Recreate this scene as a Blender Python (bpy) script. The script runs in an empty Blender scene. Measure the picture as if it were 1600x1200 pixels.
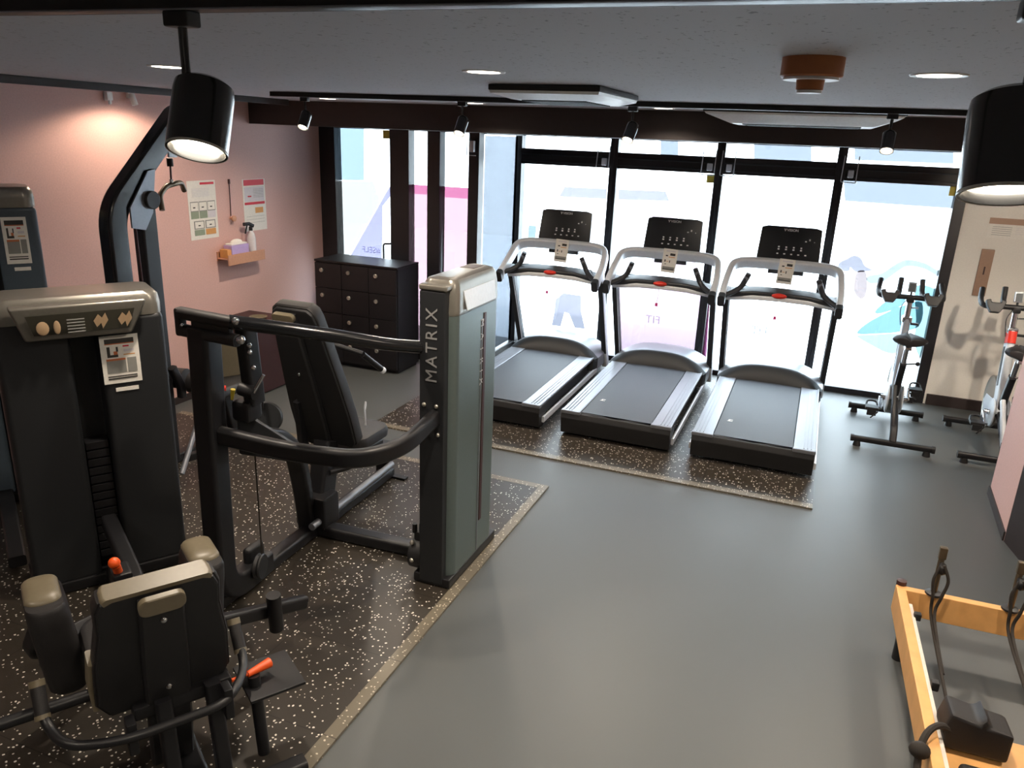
import bpy, bmesh, math, random
from mathutils import Vector, Matrix
random.seed(7)
S = bpy.context.scene
COL = S.collection
R = math.radians
# ------------------------------------------------------------------ camera
CAM_Z = 2.25
YAW, PITCH, ROLL, FPX = R(21.097), R(17.940), R(2.293), 1198.5
_f = Vector((-math.sin(YAW)*math.cos(PITCH), math.cos(YAW)*math.cos(PITCH), -math.sin(PITCH)))
_r = Vector((math.cos(YAW), math.sin(YAW), 0)); _u = _r.cross(_f)
_r2 = math.cos(ROLL)*_r + math.sin(ROLL)*_u
_u2 = -math.sin(ROLL)*_r + math.cos(ROLL)*_u
cd = bpy.data.cameras.new('camera'); cam = bpy.data.objects.new('camera', cd); COL.objects.link(cam)
cam.matrix_world = Matrix(((_r2.x, _u2.x, -_f.x, 0), (_r2.y, _u2.y, -_f.y, 0), (_r2.z, _u2.z, -_f.z, CAM_Z), (0, 0, 0, 1)))
cd.sensor_width = 36; cd.lens = 36*FPX/1600; cd.clip_start = 0.05
S.camera = cam
# ------------------------------------------------------------------ world, sun, exposure
L_OUT = 8.0; EXPO = 0.6
w = bpy.data.worlds.new('world'); S.world = w; w.use_nodes = True
bg = w.node_tree.nodes['Background']; bg.inputs[0].default_value = (0.80, 0.91, 1.0, 1); bg.inputs[1].default_value = L_OUT
sl = bpy.data.lights.new('sun', 'SUN'); sl.energy = 5; sl.angle = R(3); sl.color = (1, .97, .92)
so = bpy.data.objects.new('sun', sl); COL.objects.link(so); so.rotation_euler = (R(32), 0, R(12))
S.view_settings.view_transform = 'Standard'; S.view_settings.look = 'None'
S.view_settings.exposure = EXPO; S.view_settings.gamma = 1.0
try: S.view_settings.use_curve_mapping = False
except Exception: pass
S.cycles.max_bounces = 10; S.cycles.transparent_max_bounces = 24
S.cycles.use_denoising = True
S.cycles.sample_clamp_indirect = 6
WARM = (1.0, .86, .70)
def lamp(name, kind, loc, energy, color=WARM, size=.1, parent=None, rot=None, cone=None, blend=.5):
    l = bpy.data.lights.new(name, kind); l.energy = energy; l.color = color
    if kind == 'AREA': l.shape = 'DISK'; l.size = size
    if kind == 'SPOT': l.spot_size = cone; l.spot_blend = blend; l.shadow_soft_size = size
    if kind == 'POINT': l.shadow_soft_size = size
    o = bpy.data.objects.new(name, l); COL.objects.link(o); o.location = loc
    if rot is not None: o.rotation_euler = rot
    if parent: o.parent = parent
    return o
# ------------------------------------------------------------------ materials
def lin(c):
    if isinstance(c, str): c = tuple(int(c[i:i+2], 16) for i in (0, 2, 4))
    return tuple(((v/255)/12.92 if v/255 <= .04045 else ((v/255+.055)/1.055)**2.4) for v in c) + (1,)
M = {}
def mat(name, col, rough=.5, metal=0, noise=0, nscale=60, bump=0, coat=0, spec=.5):
    m = bpy.data.materials.new(name); m.use_nodes = True; nt = m.node_tree
    b = nt.nodes['Principled BSDF']; c = lin(col)
    b.inputs['Base Color'].default_value = c; b.inputs['Roughness'].default_value = rough; b.inputs['Metallic'].default_value = metal
    b.inputs['Specular IOR Level'].default_value = spec
    if coat: b.inputs['Coat Weight'].default_value = coat; b.inputs['Coat Roughness'].default_value = .15
    tc = nt.nodes.new('ShaderNodeTexCoord'); n = nt.nodes.new('ShaderNodeTexNoise'); n.inputs['Scale'].default_value = nscale; n.inputs['Detail'].default_value = 4
    nt.links.new(tc.outputs['Object'], n.inputs['Vector'])
    rp = nt.nodes.new('ShaderNodeValToRGB'); k = noise or .04
    rp.color_ramp.elements[0].position = .3; rp.color_ramp.elements[1].position = .7
    rp.color_ramp.elements[0].color = tuple(v*(1-k) for v in c[:3])+(1,); rp.color_ramp.elements[1].color = tuple(min(1, v*(1+k)) for v in c[:3])+(1,)
    nt.links.new(n.outputs['Fac'], rp.inputs['Fac']); nt.links.new(rp.outputs['Color'], b.inputs['Base Color'])
    if bump:
        bp = nt.nodes.new('ShaderNodeBump'); bp.inputs['Strength'].default_value = bump; bp.inputs['Distance'].default_value = .002
        nt.links.new(n.outputs['Fac'], bp.inputs['Height']); nt.links.new(bp.outputs['Normal'], b.inputs['Normal'])
    M[name] = m; return m
def emit(name, col, strength):
    m = bpy.data.materials.new(name); m.use_nodes = True; nt = m.node_tree; nt.nodes.clear()
    e = nt.nodes.new('ShaderNodeEmission'); o = nt.nodes.new('ShaderNodeOutputMaterial')
    e.inputs[0].default_value = lin(col); e.inputs[1].default_value = strength
    nt.links.new(e.outputs[0], o.inputs[0]); M[name] = m; return m
def film(name, col, gloss=.0):
    # printed window film: lets through just the light that its ink does not stop
    m = bpy.data.materials.new(name); m.use_nodes = True; nt = m.node_tree; nt.nodes.clear()
    t = nt.nodes.new('ShaderNodeBsdfTransparent'); o = nt.nodes.new('ShaderNodeOutputMaterial')
    t.inputs[0].default_value = col if len(col) == 4 else tuple(col)+(1,)
    nt.links.new(t.outputs[0], o.inputs[0]); M[name] = m; return m
def filmt(name, srgb, k=1.0):
    c = lin(srgb); return film(name, tuple(min(1, v*k*1.8/(L_OUT*2**EXPO)) for v in c[:3]))
def glass(name, tint=(.93, .96, .97)):
    m = bpy.data.materials.new(name); m.use_nodes = True; nt = m.node_tree; nt.nodes.clear()
    t = nt.nodes.new('ShaderNodeBsdfTransparent'); t.inputs[0].default_value = tint+(1,)
    g = nt.nodes.new('ShaderNodeBsdfGlossy'); g.inputs['Roughness'].default_value = .02
    fr = nt.nodes.new('ShaderNodeFresnel'); fr.inputs[0].default_value = 1.45
    mx = nt.nodes.new('ShaderNodeMixShader'); o = nt.nodes.new('ShaderNodeOutputMaterial')
    ge = nt.nodes.new('ShaderNodeNewGeometry'); k = nt.nodes.new('ShaderNodeMath'); k.operation = 'SUBTRACT'; k.use_clamp = True   # no reflection on leaving the pane
    nt.links.new(fr.outputs[0], k.inputs[0]); nt.links.new(ge.outputs['Backfacing'], k.inputs[1])
    nt.links.new(k.outputs[0], mx.inputs[0]); nt.links.new(t.outputs[0], mx.inputs[1]); nt.links.new(g.outputs[0], mx.inputs[2]); nt.links.new(mx.outputs[0], o.inputs[0])
    M[name] = m; return m
mat('pink_wall', 'd6aea6', .75, noise=.05, nscale=90, bump=.15)
mat('cream_wall', 'e4dfd6', .7, noise=.03, nscale=80, bump=.15)
mat('plain_wall', 'b9aaa0', .8, noise=.03)
mat('dark_brown', '2c2221', .6, noise=.08, nscale=30)
mat('window_frame_black', '1c1b1f', .4, noise=.05)
mat('frame_grey', '3a3e45', .35, metal=.4)
mat('black_metal', '17171a', .42, noise=.05, spec=.45)
mat('black_gloss', '141518', .22, spec=.5)
mat('black_plastic', '1b1b1d', .5, bump=.1, nscale=400)
mat('panel_charcoal', '1f2124', .5, noise=.04, nscale=200)
mat('upholstery', '1d1b1c', .55, bump=.25, nscale=300, noise=.06)
mat('shroud', '5f6b69', .36, noise=.03, metal=.3)
mat('shroud_lit', '4d5964', .4, metal=.2)  # same paint as the charcoal towers, with window light put into the colour
mat('hood_silver', '8a867e', .3, metal=.6)
mat('silver', '84878e', .38, metal=.5)
mat('silver_light', 'd6d9de', .4, metal=.15)
mat('chrome', 'c8c8ca', .15, metal=1)
mat('tan_and_sheen', '6e6552', .38)  # tan of small parts; also painted as lamp sheen on black vinyl
mat('muscle_tan', 'b09474', .6)
mat('console_panel', '3a3830', .3)
mat('belt', '42474f', .6, noise=.1, nscale=500, bump=.2)
mat('dark_tray', '2a2c30', .4)
mat('orange', 'f05a1c', .4)
mat('red', 'd8301c', .35)
mat('red_print', 'c8283c', .6)
mat('pink_clip', 'c23a78', .4)
mat('white_plastic', 'dedede', .45)
mat('white_paper', 'e6e2da', .7)
mat('ink', '3c3a38', .8); mat('ink_grey', '8a8a86', .8); mat('ink_green', '8e9a86', .8); mat('ink_orange', 'c07048', .8); mat('ink_pale', 'd2cdd2', .8)
mat('logo_white', 'd8d8d8', .5); mat('logo_grey', '9a9a9a', .4, metal=.3)
mat('knob_steel', 'b8b4aa', .3, metal=.8)
mat('locker', '17161a', .45, noise=.05)
mat('maroon', '3a1f1f', .5, noise=.08)
mat('wood_pale', 'dfa766', .5, noise=.08, nscale=14)
mat('detector_brown', 'a8683c', .5)
mat('bronze', '9a7c68', .45, metal=.2)
mat('track_black', '101012', .4)
mat('lamp_black', '111114', .22, coat=.6)
mat('lamp_edge', 'cfcac0', .35, metal=.3)
mat('ac_white', 'eef2f4', .4); mat('ac_dark', '26282c', .5)
mat('lilac', 'b9a3d8', .5); mat('kraft', 'd39a5c', .7); mat('shelf_wood', 'c79478', .6, noise=.06)
mat('bottle_clear', 'd9d6da', .2)
mat('rope', '2b2622', .8); mat('pole_brass', '6d6252', .3, metal=.7)
mat('bike_white', 'c9ced4', .35); mat('bike_grey', '9aa0a8', .35, metal=.4); mat('lcd', '454d52', .5)
mat('street', 'e2e4e6', .8); mat('facade', 'e8e8e8', .8); mat('facade_cream', 'd9cdb8', .8)
mat('yellow', 'd6c040', .5)
emit('bulb', 'fff4e0', 14); emit('bulb_down', 'fff0dc', 9)
glass('glass')
filmt('film_pink', (255, 205, 216), 1.15); filmt('film_pink_deep', (240, 140, 182)); filmt('film_magenta', (250, 150, 215)); filmt('film_lavender', (206, 200, 236))
filmt('film_lavender_pale', (232, 228, 246)); filmt('film_grey', (212, 220, 232)); filmt('film_rose', (255, 222, 234), 1.45); filmt('film_blue', (205, 228, 244))
filmt('film_hair', (214, 212, 226)); filmt('film_ponytail', (232, 214, 214)); filmt('film_skin', (226, 240, 250)); filmt('film_cyan', (176, 228, 242)); filmt('film_cyan_pale', (206, 244, 252))
filmt('film_text', (196, 192, 212)); filmt('film_text_rose', (236, 208, 226)); filmt('film_cream', (246, 240, 232)); filmt('film_shorts', (222, 218, 232)); filmt('film_white', (250, 252, 255), 1.25)
film('film_ink', (.42, .40, .52)); film('film_tint_cyan', (.80, .95, 1)); film('film_tint_skin', (.86, .90, .98))
def floor_vinyl():
    m = mat('vinyl', '525555', .42, noise=.07, nscale=700, bump=.08, spec=.4); return m
floor_vinyl()
def rubber(name, base, fleck, thr, tile):
    m = bpy.data.materials.new(name); m.use_nodes = True; nt = m.node_tree; b = nt.nodes['Principled BSDF']
    b.inputs['Roughness'].default_value = .38; b.inputs['Specular IOR Level'].default_value = .45
    tc = nt.nodes.new('ShaderNodeTexCoord'); mp = nt.nodes.new('ShaderNodeMapping'); mp.inputs['Scale'].default_value = (75, 75, 75)
    nt.links.new(tc.outputs['Object'], mp.inputs[0])
    nz = nt.nodes.new('ShaderNodeTexNoise'); nz.inputs['Scale'].default_value = 40; nt.links.new(tc.outputs['Object'], nz.inputs['Vector'])
    ad = nt.nodes.new('ShaderNodeMixRGB'); ad.blend_type = 'ADD'; ad.inputs[0].default_value = 1.2
    nt.links.new(mp.outputs[0], ad.inputs[1]); nt.links.new(nz.outputs['Color'], ad.inputs[2])
    v = nt.nodes.new('ShaderNodeTexVoronoi'); nt.links.new(ad.outputs[0], v.inputs['Vector']); v.inputs['Scale'].default_value = 1
    sep = nt.nodes.new('ShaderNodeSeparateColor'); nt.links.new(v.outputs['Color'], sep.inputs[0])
    gt = nt.nodes.new('ShaderNodeMath'); gt.operation = 'GREATER_THAN'; gt.inputs[1].default_value = thr; nt.links.new(sep.outputs[0], gt.inputs[0])
    lt = nt.nodes.new('ShaderNodeMath'); lt.operation = 'LESS_THAN'; lt.inputs[1].default_value = .34; nt.links.new(v.outputs['Distance'], lt.inputs[0])
    mu = nt.nodes.new('ShaderNodeMath'); mu.operation = 'MULTIPLY'; nt.links.new(gt.outputs[0], mu.inputs[0]); nt.links.new(lt.outputs[0], mu.inputs[1])
    # tile joints
    br = nt.nodes.new('ShaderNodeTexBrick'); br.offset = 0; br.inputs['Scale'].default_value = 1
    br.inputs['Mortar Size'].default_value = .002; br.inputs['Brick Width'].default_value = .5; br.inputs['Row Height'].default_value = .5
    br.inputs['Color1'].default_value = lin(base); br.inputs['Color2'].default_value = lin(base); br.inputs['Mortar'].default_value = tuple(v*.35 for v in lin(base)[:3])+(1,)
    nt.links.new(tc.outputs['Object'], br.inputs['Vector'])
    mx = nt.nodes.new('ShaderNodeMixRGB'); nt.links.new(mu.outputs[0], mx.inputs[0]); nt.links.new(br.outputs['Color'], mx.inputs[1]); mx.inputs[2].default_value = lin(fleck)
    nt.links.new(mx.outputs[0], b.inputs['Base Color'])
    bp = nt.nodes.new('ShaderNodeBump'); bp.inputs['Strength'].default_value = .12; bp.inputs['Distance'].default_value = .002
    n2 = nt.nodes.new('ShaderNodeTexNoise'); n2.inputs['Scale'].default_value = 300; nt.links.new(tc.outputs['Object'], n2.inputs['Vector'])
    nt.links.new(n2.outputs['Fac'], bp.inputs['Height']); nt.links.new(bp.outputs['Normal'], b.inputs['Normal'])
    M[name] = m
rubber('rubber', '302b25', 'd8d2c6', .79, True); rubber('rubber_edge', '6b6456', 'c2b8a4', .7, False)
def ceil_mat():
    m = mat('ceiling', 'b2b4bd', .85, noise=.06, nscale=3); nt = m.node_tree; b = nt.nodes['Principled BSDF']
    tc = nt.nodes.new('ShaderNodeTexCoord'); n = nt.nodes.new('ShaderNodeTexNoise'); n.inputs['Scale'].default_value = 75; n.inputs['Detail'].default_value = 2
    mp = nt.nodes.new('ShaderNodeMapping'); mp.inputs['Scale'].default_value = (1, .6, 1); nt.links.new(tc.outputs['Object'], mp.inputs[0]); nt.links.new(mp.outputs[0], n.inputs['Vector'])
    rp = nt.nodes.new('ShaderNodeValToRGB'); rp.color_ramp.elements[0].position = .64; rp.color_ramp.elements[0].color = lin('b4b6bf'); rp.color_ramp.elements[1].position = .72; rp.color_ramp.elements[1].color = lin('868890')
    nt.links.new(n.outputs['Fac'], rp.inputs['Fac']); nt.links.new(rp.outputs['Color'], b.inputs['Base Color'])
ceil_mat()
# ------------------------------------------------------------------ mesh helpers
def V(*a): return Vector(a)
class MB:
    def __init__(s): s.bm = bmesh.new(); s.mi = 0
    def _faces(s, fs):
        for f in fs: f.material_index = s.mi; f.smooth = True
    def box(s, c, size, b=0, seg=2, rot=None):
        t = bmesh.new(); bmesh.ops.create_cube(t, size=1)
        for v in t.verts: v.co = Vector((v.co.x*size[0], v.co.y*size[1], v.co.z*size[2]))
        if b: bmesh.ops.bevel(t, geom=t.edges[:], offset=min(b, min(size)*.49), segments=seg, profile=.5, affect='EDGES')
        mt = Matrix.Translation(Vector(c)) @ (rot.to_4x4() if rot is not None else Matrix.Identity(4))
        s._merge(t, mt); return s
    def _merge(s, t, mt):
        vm = {v: s.bm.verts.new(mt @ v.co) for v in t.verts}
        s._faces([s.bm.faces.new([vm[v] for v in f.verts]) for f in t.faces]); t.free()
    def ring_loft(s, rings, cap=True, closed=False):
        vr = [[s.bm.verts.new(p) for p in r] for r in rings]; n = len(vr[0]); fs = []
        k = len(vr) if closed else len(vr)-1
        for i in range(k):
            a, b = vr[i], vr[(i+1) % len(vr)]
            for j in range(n):
                fs.append(s.bm.faces.new((a[j], a[(j+1) % n], b[(j+1) % n], b[j])))
        if cap and not closed: fs += [s.bm.faces.new(vr[0][::-1]), s.bm.faces.new(vr[-1])]
        s._faces(fs); return s
    def sweep(s, pts, prof, up=(0, 0, 1), closed=False, scale=None):
        pts = [Vector(p) for p in pts]; n = len(pts); rings = []; nrm = None
        for i, p in enumerate(pts):
            if closed: t = pts[(i+1) % n]-pts[i-1]
            else: t = (pts[min(i+1, n-1)]-pts[max(i-1, 0)])
            t.normalize()
            if nrm is None:
                u0 = Vector(up)
                if abs(u0.dot(t)) > .95: u0 = Vector((1, 0, 0)) if abs(t.x) < .9 else Vector((0, 1, 0))
                nrm = (u0 - t*u0.dot(t)).normalized()
            else: nrm = (nrm - t*nrm.dot(t)).normalized()
            bn = t.cross(nrm); k = scale[i] if scale else 1
            rings.append([p + (bn*a + nrm*b)*k for a, b in prof])
        return s.ring_loft(rings, True, closed)
    def tube(s, pts, r, n=12, closed=False, scale=None):
        return s.sweep(pts, [(r*math.cos(2*math.pi*i/n), r*math.sin(2*math.pi*i/n)) for i in range(n)], closed=closed, scale=scale)
    def cyl(s, a, b, r, r2=None, n=24):
        a, b = Vector(a), Vector(b); return s.tube([a, b], r, n, scale=[1, (r2 if r2 is not None else r)/r])
    def lathe(s, prof, c=(0, 0, 0), axis=(0, 0, 1), n=32):
        q = Vector((0, 0, 1)).rotation_difference(Vector(axis)); c = Vector(c)
        op = prof[0][0] > .002 and prof[-1][0] > .002   # a ring: joined end to end
        return s.ring_loft([[c + q @ Vector((max(r, 1e-4)*math.cos(2*math.pi*i/n), max(r, 1e-4)*math.sin(2*math.pi*i/n), z)) for i in range(n)] for r, z in prof], not op, op)
    def prism(s, poly, o, ux, uy, depth, b=0, seg=2):
        # poly in the plane (ux, uy) at o, pushed along ux x uy by depth
        t = bmesh.new(); ux, uy, o = Vector(ux).normalized(), Vector(uy).normalized(), Vector(o); nz = ux.cross(uy)
        vs = [t.verts.new(o + ux*p[0] + uy*p[1]) for p in poly]; f = t.faces.new(vs)
        ex = bmesh.ops.extrude_face_region(t, geom=[f])
        for v in [g for g in ex['geom'] if isinstance(g, bmesh.types.BMVert)]: v.co += nz*depth
        bmesh.ops.recalc_face_normals(t, faces=t.faces[:])
        if b: bmesh.ops.bevel(t, geom=t.edges[:], offset=b, segments=seg, profile=.5, affect='EDGES')
        s._merge(t, Matrix.Identity(4)); return s
    def ball(s, c, r, n=16):
        rx = r if isinstance(r, (tuple, list)) else (r, r, r); c = Vector(c); m = n//2
        return s.ring_loft([[c + Vector((rx[0]*math.sin(a)*math.cos(2*math.pi*i/n), rx[1]*math.sin(a)*math.sin(2*math.pi*i/n), rx[2]*math.cos(a))) for i in range(n)] for a in [math.pi*(k+.02)/(m+.04) for k in range(m+1)]])
    def quad(s, *p): s._faces([s.bm.faces.new([s.bm.verts.new(Vector(q)) for q in p])]); return s
    def build(s, name, mats, parent=None, sharp=38, recalc=True):
        me = bpy.data.meshes.new(name)
        if recalc: bmesh.ops.recalc_face_normals(s.bm, faces=s.bm.faces[:])
        s.bm.to_mesh(me); s.bm.free()
        for m in (mats if isinstance(mats, (list, tuple)) else [mats]): me.materials.append(M[m])
        try: me.set_sharp_from_angle(angle=R(sharp))
        except Exception: pass
        o = bpy.data.objects.new(name, me); COL.objects.link(o)
        if recalc: wn = o.modifiers.new('weighted', 'WEIGHTED_NORMAL'); wn.keep_sharp = True
        if parent: o.parent = parent
        return o
def rr(w_, h_, r, seg=4):
    out = []; r = min(r, w_/2*.99, h_/2*.99)
    for cx, cy, a0 in ((w_/2-r, h_/2-r, 0), (-w_/2+r, h_/2-r, 90), (-w_/2+r, -h_/2+r, 180), (w_/2-r, -h_/2+r, 270)):
        for i in range(seg+1): a = R(a0+90*i/seg); out.append((cx+r*math.cos(a), cy+r*math.sin(a)))
    return out
def fil(pts, r, seg=6):
    pts = [Vector(p) for p in pts]; out = [pts[0]]
    for i in range(1, len(pts)-1):
        a, b, c = pts[i-1], pts[i], pts[i+1]; d1 = (a-b); d2 = (c-b); k = min(r, d1.length*.48, d2.length*.48)
        p, q = b+d1.normalized()*k, b+d2.normalized()*k
        for j in range(seg+1): t = j/seg; out.append(p*(1-t)**2 + b*2*t*(1-t) + q*t*t)
    out.append(pts[-1]); return out
def spline(pts, seg=6, closed=False):
    pts = [Vector(p) for p in pts]; n = len(pts); out = []
    for i in range(n if closed else n-1):
        p0 = pts[(i-1) % n] if closed or i > 0 else pts[0]; p1 = pts[i]; p2 = pts[(i+1) % n]; p3 = pts[(i+2) % n] if closed or i+2 < n else pts[-1]
        for j in range(seg):
            t = j/seg; out.append(.5*((2*p1)+(p2-p0)*t+(2*p0-5*p1+4*p2-p3)*t*t+(-p0+3*p1-3*p2+p3)*t**3))
    if not closed: out.append(pts[-1])
    return out
def tag(o, label=None, cat=None, group=None, kind=None):
    if label: o['label'] = label
    if cat: o['category'] = cat
    if group: o['group'] = group
    if kind: o['kind'] = kind
    return o
def thing(name, label, cat, loc=(0, 0, 0), rotz=0, group=None):
    o = bpy.data.objects.new(name, None); COL.objects.link(o); o.empty_display_size = .1
    o.location = loc; o.rotation_euler = (0, 0, rotz); return tag(o, label, cat, group)
def struct(name, mb, mats, parent=None, label=None):
    o = mb.build(name, mats, parent)
    if not parent: o['kind'] = 'structure'
    if label: o['label'] = label
    return o
def copy_tree(o, parent=None):
    c = o.copy(); COL.objects.link(c)
    if parent: c.parent = parent
    for ch in list(o.children): copy_tree(ch, c)
    return c
def text(s, size, m, parent, o, ux, uy, name='lettering', extrude=.0015, mirror=False, spacing=1.0, bold=0):
    cu = bpy.data.curves.new('t', 'FONT'); cu.body = s; cu.size = size; cu.extrude = extrude; cu.align_x = 'CENTER'; cu.align_y = 'CENTER'; cu.space_character = spacing; cu.offset = bold
    t = bpy.data.objects.new('t', cu); COL.objects.link(t)
    dg = bpy.context.evaluated_depsgraph_get(); me = bpy.data.meshes.new_from_object(t.evaluated_get(dg)); bpy.data.objects.remove(t)
    ux, uy = Vector(ux).normalized(), Vector(uy).normalized(); uz = ux.cross(uy); o = Vector(o)
    for v in me.vertices: v.co = o + ux*(v.co.x*(-1 if mirror else 1)) + uy*v.co.y + uz*v.co.z
    me.materials.clear(); me.materials.append(M[m]); me.name = name
    ob = bpy.data.objects.new(name, me); COL.objects.link(ob); ob.parent = parent; return ob
def sheet(parent, name, o, ux, uy, W, H, paper, blocks, th=.0015, label=None):
    # a sheet whose lower left corner is o; blocks are printed patches in fractions of the sheet
    ux, uy, o = Vector(ux).normalized(), Vector(uy).normalized(), Vector(o); nz = ux.cross(uy)
    mb = MB(); mb.prism([(0, 0), (W, 0), (W, H), (0, H)], o, ux, uy, th); p = mb.build(name, paper, parent)
    mats = sorted({b[4] for b in blocks})
    if blocks:
        mb = MB()
        for k, (x, y, ww, hh, mm) in enumerate(blocks):
            mb.mi = mats.index(mm); mb.prism([(x*W, y*H), ((x+ww)*W, y*H), ((x+ww)*W, (y+hh)*H), (x*W, (y+hh)*H)], o+nz*th, ux, uy, .0003+.00012*k)
        mb.build('print', mats, p if parent else p)
    return p
def at_y(px, py, Y):
    d = _f*FPX + _r2*(px-800) - _u2*(py-600); return Vector((0, 0, CAM_Z)) + d*(Y/d.y)
# ================================================================== SETTING
XL, XR, YB, YD, YW, ZC = -4.79, 3.4, -2.6, 6.83, 7.85, 2.46
ZS = 2.262
struct('floor', MB().box(((XL+XR)/2, (YB+8.0)/2, -.05), (XR-XL+.4, 8.0-YB+.2, .1)), 'vinyl')
struct('ceiling', MB().box(((XL+XR)/2, (YB+8.3)/2, ZC+.1), (XR-XL+.6, 8.3-YB+.3, .2)), 'ceiling')
struct('wall_left', MB().box((XL-.1, (YB+YD)/2, ZC/2), (.2, YD-YB+.2, ZC)), 'pink_wall')
struct('wall_right', MB().box((XR+.1, (YB+YW)/2, ZC/2), (.2, YW-YB+.2, ZC)), 'cream_wall')
struct('wall_back', MB().box(((XL+XR)/2, YB-.1, ZC/2), (XR-XL+.4, .2, ZC)), 'plain_wall')
struct('wall_front', MB().box(((1.14+XR)/2, 7.9, ZC/2), (XR-1.14, .2, ZC)), 'cream_wall')
struct('wall_partition', MB().prism([(1.366, 5.77), (1.329, 5.036), (1.36, 5.03), (XR, 5.03), (XR, 5.77)], (0, 0, 0), (1, 0, 0), (0, 1, 0), 1.3), 'pink_wall')
struct('shaded_wall_end', MB().prism([(1.329, 5.03), (1.352, 4.90), (1.378, 4.757), (XR, 4.757), (XR, 5.03)], (0, 0, 0), (1, 0, 0), (0, 1, 0), 1.3), 'dark_brown')  # partition face in shade; the shade is put into its dark brown
struct('baseboard_partition', MB().prism([(1.356, 5.78), (1.319, 5.036), (1.33, 5.036), (1.367, 5.78)], (0, 0, 0), (1, 0, 0), (0, 1, 0), .06), 'dark_brown')
struct('baseboard_front', MB().box(((1.16+XR)/2, 7.79, .05), (XR-1.16, .03, .1), .004), 'dark_brown')
struct('baseboard_left', MB().box((XL+.008, (YB+YD)/2-.1, .03), (.016, YD-YB-.3, .06), .003), 'dark_brown')
# soffit over the glazing, in two steps
struct('trim_2', MB().box(((XL+XR)/2, (5.75+7.06)/2, (ZC+ZS)/2), (XR-XL, 7.06-5.75, ZC-ZS)).box(((-3.09+XR)/2, 7.56, (ZC+ZS)/2), (XR+3.09, 1.0, ZC-ZS)), 'dark_brown')
struct('trim_3', MB().box((-4.22, 4.3, ZC-.022), (.03, 2.5, .044), .004), 'dark_brown')
# ---- glazing
def win(name, kind='structure'):
    o = bpy.data.objects.new(name, None); COL.objects.link(o); o['kind'] = kind; return o
def bar(mb, x0, x1, y, z0, z1, d=.09): mb.box(((x0+x1)/2, y, (z0+z1)/2), (x1-x0, d, z1-z0), .004)
mull = [(-3.075, -3.0), (-2.055, -1.975), (-1.015, -.935), (.055, .135), (1.05, 1.14)]
zt0, zt1, ztop = 1.975, 2.13, 2.30
WIN = []
for i in range(4):
    wo = win('window_%d' % (i+1)); WIN.append(wo); x0, x1 = mull[i][1], mull[i+1][0]
    mb = MB(); bar(mb, x0, x1, YW, -.0, .055, .2); bar(mb, x0, x1, YW, zt0, zt1, .1); bar(mb, x0, x1, YW, 2.255, 2.30)
    bar(mb, mull[i][0] if i == 0 else (mull[i][0]+mull[i][1])/2, x0, YW, 0, 2.3, .12)
    bar(mb, x1, mull[4][1] if i == 3 else (mull[i+1][0]+mull[i+1][1])/2, YW, 0, 2.3, .12)
    mb.build('frame', 'window_frame_black', wo)
    MB().box(((x0+x1)/2, YW, .055+(zt0-.055)/2), (x1-x0, .008, zt0-.055)).build('pane', 'glass', wo)
    MB().box(((x0+x1)/2, YW, (zt1+2.255)/2), (x1-x0, .008, 2.255-zt1)).build('transom_pane', 'glass', wo)
    mb = MB(); mb.box(((x0+x1)/2, YW-.058, zt1-.055), (x1-x0, .014, .012), .003).box(((x0+x1)/2, YW-.058, zt0+.03), (x1-x0, .01, .008), .002); mb.build('bead', 'frame_grey', wo)
    sgn = x1-.05 if i < 2 else x0+.05
    if i == 2: sgn = x0+.05
    mb = MB(); mb.box((sgn, YW-.07, zt0+.06), (.05, .05, .07), .008)
    mb.tube(fil([(sgn-.07, YW-.07, zt1+.06), (sgn-.075, YW-.1, zt0-.01), (sgn+.05, YW-.1, zt0-.015), (sgn+.05, YW-.07, zt1+.06)], .01, 3), .005, 6)
    mb.build('transom_opener', 'silver_light', wo)
w5 = win('window_5')
mb = MB(); mb.box((-3.05, (YD+YW)/2, .03), (.09, YW-YD-.1, .06), .004).box((-3.05, (YD+YW)/2, 2.275), (.09, YW-YD-.1, .05)); mb.build('frame', 'window_frame_black', w5)
MB().box((-3.05, (YD+YW)/2, 1.155), (.008, YW-YD-.12, 2.19)).build('pane', 'glass', w5)
MB().quad((-3.044, 6.93, .08), (-3.044, 7.78, .08), (-3.044, 7.78, 2.24), (-3.044, 6.93, 2.24)).build('window_film', 'film_grey', w5)['label'] = 'pale blue film over the side pane'
# shop door and sidelights at YD
d1 = win('door_1')
mb = MB(); bar(mb, XL, -4.61, YD, 0, 2.3, .12); bar(mb, -4.61, -3.98, YD, 2.255, 2.30, .1); bar(mb, -4.61, -3.98, YD, 0, .12, .06); bar(mb, -3.98, -3.77, YD, 0, 2.3, .12); mb.build('frame', 'window_frame_black', d1)
MB().box(((-4.61-3.98)/2, YD, 1.19), (.63, .008, 2.13)).build('pane', 'glass', d1)
MB().tube(fil([(-3.965, YD-.05, 1.17), (-4.03, YD-.11, 1.17), (-4.03, YD-.11, .62), (-3.965, YD-.05, .62)], .02, 4), .011, 10).build('door_handle', 'frame_grey', d1)
w6 = win('window_6'); mb = MB(); bar(mb, -3.77, -3.57, YD, 2.255, 2.3); bar(mb, -3.77, -3.57, YD, 0, .08); bar(mb, -3.57, -3.436, YD, 0, 2.3, .12); mb.build('frame', 'window_frame_black', w6)
MB().box((-3.67, YD, 1.17), (.2, .008, 2.17)).build('pane', 'glass', w6)
w7 = win('window_7'); mb = MB(); bar(mb, -3.436, -3.137, YD, 2.255, 2.3); bar(mb, -3.436, -3.137, YD, 0, .08); bar(mb, -3.137, -3.03, YD, 0, 2.3, .12); mb.build('frame', 'window_frame_black', w7)
MB().box((-3.29, YD, 1.17), (.3, .008, 2.17)).build('pane', 'glass', w7)
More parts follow.
